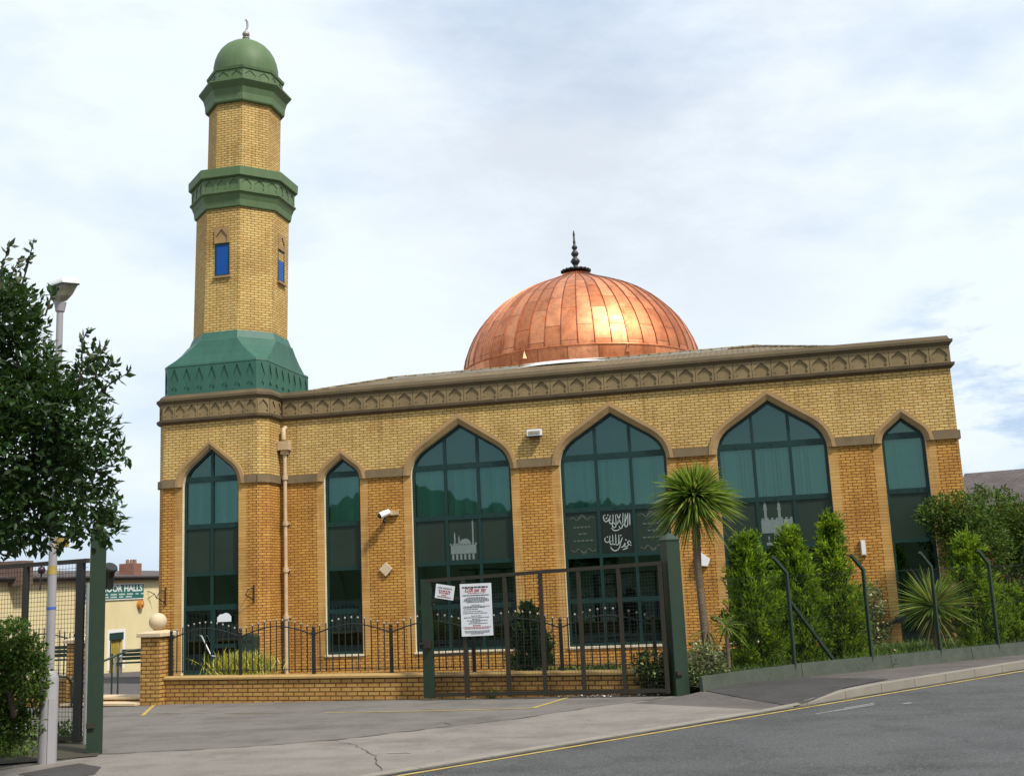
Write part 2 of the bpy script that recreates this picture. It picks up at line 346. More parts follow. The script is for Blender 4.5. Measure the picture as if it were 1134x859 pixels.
# foliage -----------------------------------------------------------
def nrmz(a): return a / np.maximum(1e-9, np.linalg.norm(a, axis=1, keepdims=True))
def leaves_obj(name, mats, P, A, N, L, W, mi, parent, fold=.12, seg=1, droop=0.):
    n = len(P); A = nrmz(A); S = nrmz(np.cross(A, N)); N = np.cross(S, A); base = np.array(WL[parent.name]) if parent is not None else np.zeros(3)
    L = np.broadcast_to(np.asarray(L, float).reshape(-1, 1), (n, 1)); W = np.broadcast_to(np.asarray(W, float).reshape(-1, 1), (n, 1))
    if seg == 1:
        v = np.stack([P, P + A * L * .45 + S * W * .5 + N * W * fold, P + A * L, P + A * L * .45 - S * W * .5 + N * W * fold], 1); k = 4
        f = (np.arange(n) * 4)[:, None] + np.array([[0, 1, 2, 3]])
        fm = mi
    else:
        rows = []; dz = np.array([[0, 0, -1.]])
        for i in range(seg + 1):
            t = i / seg; c = P + A * L * t + dz * (L * droop * t * t); w = W * .5 * (.55 + .45 * math.sin(math.pi * min(1, t * 1.3 + .1))) * (1 if t < .99 else .05)
            rows += [c - S * w, c + S * w]
        v = np.stack(rows, 1); k = 2 * (seg + 1)
        q = np.array([[2 * i, 2 * i + 1, 2 * i + 3, 2 * i + 2] for i in range(seg)])
        f = ((np.arange(n) * k)[:, None, None] + q[None]).reshape(-1, 4); fm = np.repeat(mi, seg)
    v = v.reshape(-1, 3) - base
    me = bpy.data.meshes.new(name); me.from_pydata(v.tolist(), [], f.tolist())
    for m in mats: me.materials.append(m)
    me.polygons.foreach_set('material_index', np.asarray(fm, dtype=np.int32))
    o = bpy.data.objects.new(name, me); COL.objects.link(o)
    if parent is not None: o.parent = parent
    WL[o.name] = Vector(base); return o
def sphere_dirs(n): return nrmz(RNG.normal(size=(n, 3)))
def clump_leaves(clumps, n, inner=.45):
    c = np.array([list(q[0]) for q in clumps], float); r = np.array([q[1] for q in clumps], float); pr = r ** 2; pr /= pr.sum()
    i = RNG.choice(len(c), n, p=pr); d = sphere_dirs(n); rad = r[i] * (inner + (1.06 - inner) * RNG.random(n) ** .6)
    P = c[i] + d * rad[:, None]; A = d * .8 + RNG.normal(size=(n, 3)) * .55 + np.array([0, 0, .12]); N = d * .4 + np.array([0, 0, .8]) + RNG.normal(size=(n, 3)) * .45
    return P, A, N, i
def clump_mi(i, n, p=(.55, .32, .13)):
    nc = i.max() + 1; bias = RNG.random(nc); u = RNG.random(n) * .6 + bias[i] * .4
    return np.where(u < p[0], 0, np.where(u < p[0] + p[1], 1, 2)).astype(np.int32)
def blobby(center, rx, ry, rz, n, rmin, rmax):
    out = []
    for _ in range(n):
        d = Vector(sphere_dirs(1)[0]); k = random.random() ** .45
        out.append((Vector(center) + V(d.x * rx * k, d.y * ry * k, d.z * rz * k), random.uniform(rmin, rmax)))
    return out

exec_parts = []
# ================================================================== SETTING
def sheet(name, pts, m, off, kind='structure', res=0):
    mb = MB(); P = [V(p[0], p[1], (p[2] if len(p) > 2 else G(p[0], p[1])) + off) for p in pts]
    mb.add(P, [tuple(range(len(P)))]); n = mb
    if (P[1] - P[0]).cross(P[2] - P[0]).z < 0: mb.f[0] = mb.f[0][::-1]
    return mb.build(name, m, kind=kind)
# far ground: one sheet to the horizon, following the local slope near by
mb = MB(); R_ = [0] + [1.6 * k for k in range(1, 34)] + [70, 130, 300, 900]; NA = 120; vs = []; fs = []
for ri, rr in enumerate(R_):
    for k in range(NA):
        a = 2 * math.pi * k / NA; x, y = CAM.x + rr * math.cos(a), -14 + rr * math.sin(a); q = min(1, 40 / max(rr, 1e-6)); dd = max(0., .194 * (x + 11.77) + .981 * (y + 8.57)) * q
        vs.append((x, y, min(G(x * q, -14 + (y + 14) * q) - .04, .02 - .058 * dd if (dd > 0 and x < 0) else 9) - (.06 if dd > 0 else 0)))
for i in range(len(R_) - 1):
    for k in range(NA): fs.append((i * NA + k, i * NA + (k + 1) % NA, (i + 1) * NA + (k + 1) % NA, (i + 1) * NA + k))
mb.add(vs, fs); mb.build('ground', 'soil', kind='structure')

NK = -9.30                                                          # kerb line
HK0, HK1 = toSN(PG(884, 784))[0], toSN(PG(965, 770))[0]
def hk(s): return .115 * sstep(HK0, HK1, s)                       # height of the footway above the road
_fa, _fb = toSN(PG(774.5, 769, .025)), toSN(PG(1134, 724.5, .115))
def nf(s): return _fa[1] + (_fb[1] - _fa[1]) * (s - _fa[0]) / (_fb[0] - _fa[0])                     # line of the planted fence
# road
mb = MB()
for i in range(24):
    s0, s1 = -60 + i * 6, -54 + i * 6
    mb.quad(SN(s0, 6, .0), SN(s1, 6, .0), SN(s1, NK, .0), SN(s0, NK, .0))
mb.build('road', 'road', kind='structure')
# kerb stones (dropped to the road in front of the gates)
mb = MB()
for i in range(-30, 45):
    s0, s1 = i * .915, i * .915 + .905
    h0, h1 = hk(s0) + .012, hk(s1) + .012
    a, b, c, d = SN(s0, NK + .005), SN(s1, NK + .005), SN(s1, NK - .14), SN(s0, NK - .14)
    z = V(0, 0, 1); A, B, C_, D_ = a + z * h0, b + z * h1, c + z * (h1 + .004), d + z * (h0 + .004)
    mb.add([a - z * .05, b - z * .05, c - z * .05, d - z * .05, A, B, C_, D_], [(0, 1, 5, 4), (4, 5, 6, 7), (1, 2, 6, 5), (3, 0, 4, 7), (2, 3, 7, 6)])
mb.build('kerb', 'kerb', kind='structure')
# footway to the right, the lighter vehicle crossing in the middle, footway to the left
def strip(name, sa, sb, n0f, n1f, m, off, st=.5):
    mb = MB(); k = max(1, int((sb - sa) / st)); 
    for i in range(k):
        s0, s1 = sa + (sb - sa) * i / k, sa + (sb - sa) * (i + 1) / k
        P = []
        for s_, n_ in ((s0, n0f(s0)), (s1, n0f(s1)), (s1, n1f(s1)), (s0, n1f(s0))): P.append(SN(s_, n_, off + hk(s_)))
        mb.quad(*P)
    return mb.build(name, m, kind='structure')
gpR, gpL = PG(757, 770), PG(104, 835)
sR, nR = toSN(gpR); sL, nL = toSN(gpL)
# back edge of the crossing, traced along the tarmac joint in the photograph
JO = [toSN(PG(*p)) for p in ((-60, 862), (110, 836), (250, 829), (370, 820), (470, 808), (567, 797), (660, 783), (745, 771))]
JO.sort()
def joint(s):
    if s <= JO[0][0]: return JO[0][1]
    for (s0, n0), (s1, n1) in zip(JO, JO[1:]):
        if s <= s1: return n0 + (n1 - n0) * (s - s0) / (s1 - s0)
    return JO[-1][1] + (s - JO[-1][0]) * 0
SX = toSN(PG(884, 784))[0]
strip('vehicle_crossing', -8, SX, lambda s: NK - .14, joint, 'apron', .008, .3)
strip('footway', SX - .35, 40, lambda s: NK - .14, lambda s: nf(s) - .02, 'footway', .008, .5)
strip('footway', -60, -8, lambda s: NK - .14, lambda s: -13.2, 'footway', .008, 2)
# darker reinstatement between crossing and footway
ps = [PG(*p) for p in ((772, 769), (880, 783), (948, 771), (985, 761), (935, 751.5), (850, 757.5))]
mb = MB(); A_, B_, C_, D_ = ps[0], ps[1], ps[3], ps[5]; k = 14; P = []
for i in range(k + 1):
    for j in range(k + 1):
        p = A_.lerp(B_, i / k).lerp(D_.lerp(C_, i / k), j / k); P.append(V(p.x, p.y, G(p.x, p.y) + .017 + hk(toSN(p)[0])))
mb.add(P, [(i * (k + 1) + j, (i + 1) * (k + 1) + j, (i + 1) * (k + 1) + j + 1, i * (k + 1) + j + 1) for i in range(k) for j in range(k)]); mb.build('footway_patch', 'patch', kind='structure')
# forecourt inside the gates
mb = MB()
for i in range(90):
    s0 = -4 + i * .36; w0 = random.uniform(.03, .14); w1 = random.uniform(.03, .14); mb.quad(SN(s0, NK + .012, .0062), SN(s0, NK + .012 + w0, .0062), SN(s0 + .36, NK + .012 + w1, .0062), SN(s0 + .36, NK + .012, .0062))
for f_ in range(len(mb.f)):
    mb.f[f_] = mb.f[f_][::-1] if (Vector(mb.v[mb.f[f_][1]]) - Vector(mb.v[mb.f[f_][0]])).cross(Vector(mb.v[mb.f[f_][2]]) - Vector(mb.v[mb.f[f_][0]])).z < 0 else mb.f[f_]
MT['grit'] = mat('gutter_grit', (.10, .088, .072), .95, scale=7., col2=(.055, .055, .04), bmp=.5, fine=.5)
mb.build('gutter_grit', 'grit', kind='structure')
# dark tar joint along the crossing
mb = MB(); jp = [SN(s, n, .014) for s, n in JO if s > -2]
dense = []
for a, b in zip(jp, jp[1:]):
    for k in range(7): dense.append(a.lerp(b, k / 7) + V(random.uniform(-.03, .03), random.uniform(-.03, .03), 0))
for a, b in zip(dense, dense[1:]):
    d = (b - a).normalized(); sx = V(-d.y, d.x, 0) * random.uniform(.012, .035); mb.quad(a - sx, b - sx, b + sx, a + sx)
mb.build('tar_joint', 'crackfill', kind='structure')
def crack(pts, w=.010, off=.0145):
    mb = MB(); Q = []
    for a, b in zip(pts, pts[1:]):
        for k in range(8): Q.append(a.lerp(b, k / 8) + V(random.uniform(-.025, .025), random.uniform(-.025, .025), 0))
    for a, b in zip(Q, Q[1:]):
        a.z, b.z = G(a.x, a.y) + off, G(b.x, b.y) + off; d = (b - a).normalized(); sx = V(-d.y, d.x, 0) * w * random.uniform(.4, 1.3); mb.quad(a - sx, b - sx, b + sx, a + sx)
    mb.build('tarmac_crack', 'crackfill', kind='structure')
crack([PG(*p) for p in ((368, 820), (395, 826), (416, 838), (424, 856))], .006)
crack([PG(*p) for p in ((472, 804), (490, 800), (505, 803))], .008); crack([PG(*p) for p in ((215, 800), (300, 802), (380, 797), (455, 799))], .004, .006)
crack([PG(*p) for p in ((600, 800), (640, 796), (668, 800))], .003)
def line(name, pts, w, m, off=.009, gaps=0., jitter=0.):
    mb = MB()
    for a, b in zip(pts, pts[1:]):
        a, b = Vector(a), Vector(b); d = (b - a); L = d.length; d.normalize(); sx = V(-d.y, d.x, 0) * w / 2; n = max(1, int(L / .35))
        for i in range(n):
            if random.random() < gaps: continue
            p, q = a + d * (L * i / n), a + d * (L * (i + 1) / n)
            p.z, q.z = G(p.x, p.y) + off, G(q.x, q.y) + off; ww = sx * random.uniform(1 - jitter, 1)
            mb.quad(p - ww, q - ww, q + ww, p + ww)
    return mb.build(name, m, kind='structure')
line('yellow_line', [SN(-10, NK + .19), SN(30, NK + .19)], .062, 'yellow', .005, jitter=.15)
line('yellow_line', [PG(176, 775.5), PG(158, 792)], .07, 'yellow', .006)
line('yellow_line', [PG(212, 789.5), PG(345, 789.5)], .06, 'yellowfaint', .006, gaps=.12, jitter=.4)
line('yellow_line', [PG(360, 789), PG(480, 787), PG(590, 784)], .06, 'yellow', .006, gaps=.06, jitter=.3)
line('yellow_line', [PG(590, 784), PG(628, 772.5)], .075, 'yellow', .006)
line('yellow_line', [PG(128, 789), PG(200, 789.5)], .05, 'yellowfaint', .006, gaps=.25, jitter=.5)
line('yellow_line', [PG(470, 785), PG(488, 785.5)], .06, 'yellowfaint', .006)
line('white_line', [PG(880, 794), PG(968, 780)], .05, 'whiteline', .005, gaps=.12, jitter=.4)
line('white_line', [PG(935, 784), PG(968, 778.5)], .04, 'whiteline', .0055, gaps=.25, jitter=.4)
line('white_line', [PG(1000, 779), PG(1009, 778)], .07, 'whiteline', .005)
line('white_line', [PG(428, 834.5), PG(455, 834.5)], .035, 'whiteline', .013)
line('yellow_line', [PG(622, 855), PG(680, 847)], .05, 'yellowfaint', .005, gaps=.4, jitter=.5)
# dark worn patch round the lamp column
pp = [PG(*p) for p in ((62, 850), (20, 858), (60, 866), (105, 858), (112, 850), (88, 846))]
mb = MB(); mb.add([V(p.x, p.y, G(p.x, p.y) + .014) for p in pp], [tuple(range(5, -1, -1))]); mb.build('footway_patch', 'patch', kind='structure')
# verge of soil under the hedge and the left gate
pp = [PG(*p) for p in ((-200, 862), (20, 846), (108, 838), (112, 830), (84, 818), (-200, 822))]
mb = MB(); mb.add([V(p.x, p.y, G(p.x, p.y) + .02) for p in pp], [tuple(range(6))])
if mb and (Vector(mb.v[1]) - Vector(mb.v[0])).cross(Vector(mb.v[2]) - Vector(mb.v[0])).z < 0: mb.f[0] = mb.f[0][::-1]
mb.build('verge', 'soil', kind='structure')

# boundary wall line
WA, WB = PD(182, 746.3, 21.2), PD(745, 739.0, 17.55)
WDIR = V(WB.x - WA.x, WB.y - WA.y, 0); WLEN = WDIR.length; WDIR.normalize(); WN = V(WDIR.y, -WDIR.x, 0)     # WN points to the road
CZ = .53
def WP(t, out=0., z=0.): return V(WA.x, WA.y, 0) + WDIR * t + WN * out + V(0, 0, z)
sheet('forecourt', [SN(-30, -12), WP(-34, -.05).xy, WP(WLEN + .9, -.05).xy, SN(_fa[0] + .5, nf(_fa[0] + .5)), SN(_fa[0] + .3, nf(_fa[0]) + .9), SN(4, -11.3)], 'forecourt', .0)
# courtyard between wall and mosque, falling away to the left
def court_z(x, y):
    d = -(V(x, y, 0) - V(WA.x, WA.y, 0)).dot(WN); return .13 - .058 * max(0, d)
mb = MB(); cps = []
for t in (-34, -12, -6, -2.2, 0, 3, 6, WLEN):
    for o in (-.12, -2, -4.5, -8, -14, -30): cps.append((t, o))
nt_, no_ = 8, 6; vs = []
for t, o in cps: p = WP(t, o); vs.append(V(p.x, p.y, court_z(p.x, p.y) + .0))
fs = [(i * no_ + j, (i + 1) * no_ + j, (i + 1) * no_ + j + 1, i * no_ + j + 1) for i in range(nt_ - 1) for j in range(no_ - 1)]
mb.add(vs, fs); mb.build('courtyard', 'court', kind='structure')
# planted strip behind the right-hand fence
mb = MB(); ga = WP(WLEN, -.2)
def garden_z(x, y): return G(x, y) + .13
gp = [(ga.x, ga.y), tuple(SN(_fa[0] + .1, nf(_fa[0] + .1) - .1).xy), tuple(SN(45, nf(45) - .12).xy), (30, 25), (5.6, 12), (5.3, -.02), (-2.5, -.02)]
mb.add([V(x, y, garden_z(x, y)) for x, y in gp], [tuple(range(len(gp)))]); mb.build('garden_soil', 'soil', kind='structure')
# steps between the two gate piers (up to the courtyard)
st = thing('entrance_steps', 'two low brick steps with pale treads between the brick gate piers', 'steps', WP(-1.3, .2, -.05))
for k, (o0, o1, z1) in enumerate(((.30, -.10, .055), (-.10, -.60, .135))):
    mb = MB(); a, b = WP(-2.3, 0), WP(-.44, 0); c = (a + b) / 2
    mb.obox(c + WN * ((o0 + o1) / 2) + V(0, 0, (z1 - .25) / 2 - .02), WDIR, WN, V(0, 0, 1), (b - a).length / 2, (o0 - o1) / 2, (z1 - .04 + .25) / 2)
    s_ = mb.build('riser', 'wallbrick', st)
    mb = MB(); mb.obox(c + WN * ((o0 + o1) / 2 + .01) + V(0, 0, z1 - .018), WDIR, WN, V(0, 0, 1), (b - a).length / 2, (o0 - o1) / 2 + .012, .02); mb.build('tread', 'pale', st)
# wooded hill across the valley behind the photographer (seen only mirrored in the glass)
mb = MB(); n = 420; vs = []; fs = []
for i in range(n + 1):
    a = math.radians(180 + 180 * i / n); rr = 95
    h = 10.2 + 3.2 * math.sin(i * .052) + 1.6 * math.sin(i * .138 + 1) + .7 * abs(math.sin(i * .61)) + .5 * abs(math.sin(i * 1.37 + 2)) + random.uniform(-.35, .35)
    x, y = rr * math.cos(a), CAM.y - 5 + rr * .9 * math.sin(a)
    vs += [(x * .86, (y - CAM.y) * .86 + CAM.y, -1.5), (x, y, h), (x * 1.6, (y - CAM.y) * 1.6 + CAM.y, -3)]
for i in range(n): fs += [(3 * i, 3 * i + 3, 3 * i + 4, 3 * i + 1), (3 * i + 1, 3 * i + 4, 3 * i + 5, 3 * i + 2)]
mb.add(vs, fs, 0, True); mb.build('hills', 'hills', kind='structure')

# ================================================================== MOSQUE
XL, XR, YB = -13.11, 5.25, 20.0
ZS0, ZS1 = 5.09, 5.31                                               # string course
ZF0, ZF1, ZF2, ZF3 = 6.92, 7.04, 7.49, 7.75                          # frieze: moulding, panels, cap
mosque = thing('mosque', 'yellow brick mosque with tall pointed green windows, copper dome and octagonal minaret', 'mosque', (-4, 0, 0))
ARCH = [(1, 0), (.99, .10), (.965, .19), (.93, .28), (.875, .37), (.80, .45), (.71, .522), (.60, .594), (.30, .797), (0, 1)]
def arch_pts(cx, a, zs, r):                                          # from right spring over apex to left spring
    R0 = [(cx + a * u, zs + r * v) for u, v in ARCH]; return R0 + [(2 * cx - x, z) for x, z in R0[-2::-1]]
def arch_z(cx, a, zs, r, x):
    u = abs(x - cx) / a
    for (u0, v0), (u1, v1) in zip(ARCH, ARCH[1:]):
        if u <= u0 and u >= u1: return zs + r * (v0 + (v1 - v0) * ((u0 - u) / max(1e-6, u0 - u1)))
    return zs
JW = .23
WIN = [dict(cx=-11.25, a=.54, ap=5.725, apo=5.98, hw=.195, bot=.28), dict(cx=-7.77, a=1.43, ap=6.44, apo=6.74, hw=.205, bot=.28),
       dict(cx=-3.53, a=1.44, ap=6.44, apo=6.74, hw=.205, bot=.28), dict(cx=.65, a=1.41, ap=6.44, apo=6.72, hw=.21, bot=.28),
       dict(cx=3.93, a=.53, ap=5.73, apo=5.98, hw=.195, bot=.10)]
mbL, mbU, mbJ, mbH = MB(), MB(), MB(), MB()                          # lower wall, upper wall, jambs, hoods + string course
def facade(wins, xl, xr, y, zb):
    x = xl; poly = [(xl, ZS0)]
    for w in wins:
        cx, a = w['cx'], w['a']
        mbL.quad(V(x, y, zb), V(cx - a - JW, y, zb), V(cx - a - JW, y, ZS0), V(x, y, ZS0))
        for sx in (-1, 1):
            x0, x1 = sorted((cx + sx * a, cx + sx * (a + JW)))
            mbJ.quad(V(x0, y, w['bot'] - .02), V(x1, y, w['bot'] - .02), V(x1, y, ZS0), V(x0, y, ZS0))
        mbL.quad(V(cx - a - JW, y, zb), V(cx + a + JW, y, zb), V(cx + a + JW, y, w['bot'] - .02), V(cx - a - JW, y, w['bot'] - .02))
        x = cx + a + JW
        ap = arch_pts(cx, a, ZS0, w['ap'] - ZS0)[::-1]; poly += ap
        # reveals
        D = .15; con = [(cx - a, w['bot'])] + ap + [(cx + a, w['bot'])]
        for (xa, za), (xb, zb_) in zip(con, con[1:]): mbJ.quad(V(xa, y, za), V(xb, y, zb_), V(xb, y + D, zb_), V(xa, y + D, za), 1)
        mbJ.box(cx - a - .03, cx + a + .03, y - .035, y + D, w['bot'] - .05, w['bot'], 1)      # sill
        # hood mould: ring between arch and its outer line, with mitred front
        o = arch_pts(cx, a + w['hw'], ZS0, w['apo'] - ZS0)[::-1]; i_ = ap; n = len(ap); mid = [((p[0] * .45 + q[0] * .55), (p[1] * .45 + q[1] * .55)) for p, q in zip(i_, o)]
        for k in range(n - 1):
            f = lambda q, dy: V(q[0], y - dy, q[1])
            mbH.quad(f(i_[k], .03), f(i_[k + 1], .03), f(mid[k + 1], .09), f(mid[k], .09)); mbH.quad(f(mid[k], .09), f(mid[k + 1], .09), f(o[k + 1], .08), f(o[k], .08))
            mbH.quad(f(o[k], .08), f(o[k + 1], .08), f(o[k + 1], 0), f(o[k], 0)); mbH.quad(f(i_[k], 0), f(i_[k + 1], 0), f(i_[k + 1], .03), f(i_[k], .03))
        for q, r_ in ((i_[0], o[0]), (i_[-1], o[-1])): mbH.quad(V(q[0], y, q[1]), V(r_[0], y, r_[1]), V(r_[0], y - .08, r_[1]), V(q[0], y - .03, q[1]))
        w['y'] = y
    mbL.quad(V(x, y, zb), V(xr, y, zb), V(xr, y, ZS0), V(x, y, ZS0))
    poly += [(xr, ZS0), (xr, ZF0), (xl, ZF0)]
    mbU.plate(poly, [], lambda p, q: V(p, y, q), V(0, -1, 0), 0)
    # string course pieces between hoods
    xs = xl
    for w in wins + [None]:
        e = (w['cx'] - w['a'] - w['hw'] + .01) if w else xr
        mbH.box(xs, e, y - .062, y + .01, ZS0, ZS1, 1)
        if w: xs = w['cx'] + w['a'] + w['hw'] - .01
facade(WIN, XL, XR, 0., -.7)
# tower base
TX0, TX1, TY, TC = -16.49, -13.11, -1.0, .25
TW = [dict(cx=-14.78, a=.855, ap=6.15, apo=6.37, hw=.21, bot=-.10)]
facade(TW, TX0 + TC, TX1 - TC, TY, -.8)
mbLT, mbUT = MB(), MB()
def wallq(p, q):
    mbL.quad(V(*p, -.8), V(*q, -.8), V(*q, ZS0), V(*p, ZS0)); mbU.quad(V(*p, ZS0), V(*q, ZS0), V(*q, ZF0), V(*p, ZF0))
    d = V(q[0] - p[0], q[1] - p[1], 0).normalized(); nn = V(d.y, -d.x, 0); c = V((p[0] + q[0]) / 2, (p[1] + q[1]) / 2, (ZS0 + ZS1) / 2)
    L = math.hypot(q[0] - p[0], q[1] - p[1]); mbH.obox(c + nn * .026, d, nn, V(0, 0, 1), L / 2 + .014, .036, (ZS1 - ZS0) / 2 - .001, 1)
wallq((TX0, -1 + TC), (TX0 + TC, -1)); wallq((TX1 - TC, -1), (TX1, -1 + TC)); wallq((TX1, -1 + TC), (TX1, 0))
wallq((TX0, 2.4), (TX0, -1 + TC)); wallq((XR, 0), (XR, YB)); wallq((XR, YB), (TX0, YB)); wallq((TX0, YB), (TX0, 2.4))
wall = mbL.build('wall', 'amber', mosque, label='amber brick lower wall of the mosque')
mbU.build('upper_wall', 'buff', mosque, label='pale buff brick upper wall above the string course')
mbJ.build('window_surround', ['jamb', 'reveal'], mosque)
MT['stringstone'] = mat('string_course_stone', (.22, .155, .08), .85, scale=2.5, bmp=.3, col2=(.12, .088, .05), fine=.25)
mbH.build('hood_mould', ['hood', 'stringstone'], mosque)

# frieze with a row of ogee niches
NICHE = [(-.36, .08), (-.36, .20), (-.29, .27), (-.38, .35), (-.38, .50), (-.30, .62), (0, .90), (.30, .62), (.38, .50), (.38, .35), (.29, .27), (.36, .20), (.36, .08)]
def frieze(mb, p, q, n, z0, z1, out, depth=.035, nw=1., mi=0, mi_b=0, niche=NICHE, g=.006):
    p, q = V(*p, 0), V(*q, 0); d = (q - p); L = d.length; d.normalize(); nn = V(d.y, -d.x, 0); w = L / n; h = z1 - z0
    fn = lambda a, b: p + d * a + nn * out + V(0, 0, b)
    for i in range(n):
        o = [(i * w + g, z0), ((i + 1) * w - g, z0), ((i + 1) * w - g, z1), (i * w + g, z1)]
        hole = [((i + .5 + u * nw) * w, z0 + v * h) for u, v in niche]
        mb.plate(o, [hole], fn, nn, depth, mi, sides=g > 0)
    B = [fn(0, z0) - nn * depth, fn(L, z0) - nn * depth, fn(L, z1) - nn * depth, fn(0, z1) - nn * depth]; mb.quad(*B, mi_b)
def band(mb, loop, z0, z1, out0, out1, mi=0):                        # moulding along an open line of points, sloping from out0 to out1
    pts = [V(*p, 0) for p in loop]; N_ = []
    for i in range(len(pts)):
        ds = []
        if i: ds.append((pts[i] - pts[i - 1]).normalized())
        if i < len(pts) - 1: ds.append((pts[i + 1] - pts[i]).normalized())
        ns = [V(d.y, -d.x, 0) for d in ds]; m_ = sum(ns, V(0, 0, 0)).normalized(); N_.append(m_ / max(.4, m_.dot(ns[0])))
    rows = [[p + n * out0 + V(0, 0, z0) for p, n in zip(pts, N_)], [p + n * out1 + V(0, 0, z1) for p, n in zip(pts, N_)]]
    bk = [[p + V(0, 0, z0) for p in pts], [p - n * .02 + V(0, 0, z1) for p, n in zip(pts, N_)]]
    for i in range(len(pts) - 1):
        mb.quad(rows[0][i], rows[0][i + 1], rows[1][i + 1], rows[1][i], mi); mb.quad(bk[0][i], bk[0][i + 1], rows[0][i + 1], rows[0][i], mi); mb.quad(rows[1][i], rows[1][i + 1], bk[1][i + 1], bk[1][i], mi)
    for i in (0, len(pts) - 1): mb.quad(bk[0][i], rows[0][i], rows[1][i], bk[1][i], mi)
LOOP = [(TX0, YB), (TX0, -1 + TC), (TX0 + TC, -1), (TX1 - TC, -1), (TX1, -1 + TC), (TX1, .0)]
LOOP2 = [(TX1 + .03, 0), (XR, 0), (XR, YB), (TX0, YB)]
mb = MB()
frieze(mb, (TX1 + .09, 0), (XR + .02, 0), 37, ZF1, ZF2, .04)
frieze(mb, (XR, 0), (XR, YB), 40, ZF1, ZF2, .04)
frieze(mb, (TX0 + TC - .02, -1), (TX1 - TC + .02, -1), 8, ZF1, ZF2, .04, nw=1.05)
frieze(mb, (TX1 - TC, -1), (TX1, -1 + TC), 1, ZF1, ZF2, .04); frieze(mb, (TX1, -1 + TC), (TX1, .05), 2, ZF1, ZF2, .04)
frieze(mb, (TX0, -1 + TC), (TX0 + TC, -1), 1, ZF1, ZF2, .04); frieze(mb, (TX0, YB), (TX0, -1 + TC), 44, ZF1, ZF2, .04)
mb.build('frieze', 'stone', mosque)
mb = MB()
for lp in (LOOP, LOOP2):
    band(mb, lp, ZF0, ZF0 + .05, .05, .10); band(mb, lp, ZF0 + .05, ZF1, .10, .11)
    band(mb, lp, ZF2, ZF2 + .08, .05, .10, 1); band(mb, lp, ZF2 + .08, ZF2 + .15, .115, .12, 1); band(mb, lp, ZF2 + .15, ZF3, .06, .01, 1)
mb.box(TX0 + .02, XR - .02, .02, .34, ZF0, ZF3 - .012, 1); mb.box(XR - .34, XR - .02, .3, YB - .02, ZF0, ZF3 - .014, 1)
mb.box(TX0 + .02, TX0 + .34, 2.4, YB - .02, ZF0, ZF3 - .016, 1); mb.box(TX0 + .3, XR - .3, YB - .34, YB - .02, ZF0, ZF3 - .018, 1)
mb.box(TX0 + TC + .05, TX1 - TC - .05, -.95, .1, ZF3 - .3, ZF3 - .02, 1)
MT['capstone'] = mat('dirty_cap_stone', (.15, .108, .056), .85, scale=1.5, bmp=.3, col2=(.08, .06, .034), fine=.3)
mb.build('parapet_coping', ['stonedark', 'capstone'], mosque)
# roof: low hipped frustum of stone tiles with lead flashing round the dome
mb = MB(); zb, zt = 7.52, 9.02
A = [V(-16.1, .3, zb), V(4.95, .3, zb), V(4.95, 19.7, zb), V(-16.1, 19.7, zb)]; B = [V(-11.7, 5.62, zt), V(.66, 5.62, zt), V(.66, 14.4, zt), V(-11.7, 14.4, zt)]
mb.ring([A, B]); roof = mb.build('roof', 'tile', mosque)
mb = MB(); DX, DY = -5.68, 10.0
mb.tube([B[0] + V(0, 0, .01), B[1] + V(0, 0, .01)], .07, 6); mb.build('ridge_tile', 'tile', roof)
for p, q in zip(A, B): mb = MB(); mb.tube([p, q], .06, 6); mb.build('hip_tile', 'tile', roof)
mb = MB(); mb.lathe([(4.75, 8.98), (4.5, 9.09), (4.34, 9.16)], (DX, DY, 0), 48)
for k in range(26):
    a = -1.57 + (k - 13) * .085; x = DX + 6.0 * (k - 13) / 14
    mb.obox(V(x, 5.68 + random.uniform(-.02, .02), 9.035), V(1, 0, 0), V(0, .97, .2), V(0, -.2, .97), .235, .16, .012 + random.uniform(0, .02))
mb.build('flashing', 'lead', roof)
# dome: standing-seam copper
PROF = [(4.27, 9.05), (4.32, 9.35), (4.33, 9.62), (4.31, 9.82), (4.25, 10.09), (4.12, 10.44), (3.95, 10.8), (3.72, 11.16), (3.47, 11.47), (3.18, 11.77), (2.86, 12.05), (2.50, 12.31), (2.08, 12.54), (1.61, 12.74), (1.15, 12.92), (.72, 13.10), (.31, 13.34), (.26, 13.42)]
NP_ = 48; SUB = 3; arcs = [0.]
for (r0, z0), (r1, z1) in zip(PROF, PROF[1:]): arcs.append(arcs[-1] + math.hypot(r1 - r0, z1 - z0))
def dome_uv(i, k):
    c0 = (k / SUB); c1 = (k + 1) / SUB
    if i < 2: c0, c1 = c0 * .55 + 100, c1 * .55 + 100
    return [(arcs[i], c0), (arcs[i], c1), (arcs[i + 1], c1), (arcs[i + 1], c0)]
mb = MB(); mb.lathe(PROF, (DX, DY, 0), NP_ * SUB, uvf=dome_uv)
for k in range(NP_):                                                 # welted seams
    a = 2 * math.pi * k / NP_; ca, sa = math.cos(a), math.sin(a)
    vs = []
    for r, z in PROF[2:-1]:
        for rr, w in ((r - .004, .02), (r + .028, .008)):
            for sgn in (-1, 1): vs.append(V(DX + rr * ca - sgn * w * sa, DY + rr * sa + sgn * w * ca, z + (.0 if rr < r else .015)))
    fs = []
    for i in range(len(PROF[2:-1]) - 1):
        o = i * 4; fs += [(o, o + 2, o + 6, o + 4), (o + 2, o + 3, o + 7, o + 6), (o + 3, o + 1, o + 5, o + 7)]
    mb.add(vs, fs, 1)
mb.lathe([(4.335, 9.60), (4.365, 9.62), (4.365, 9.65), (4.33, 9.67)], (DX, DY, 0), 96, 0, uvf=lambda i, k: [(.3, 100.2)] * 4)
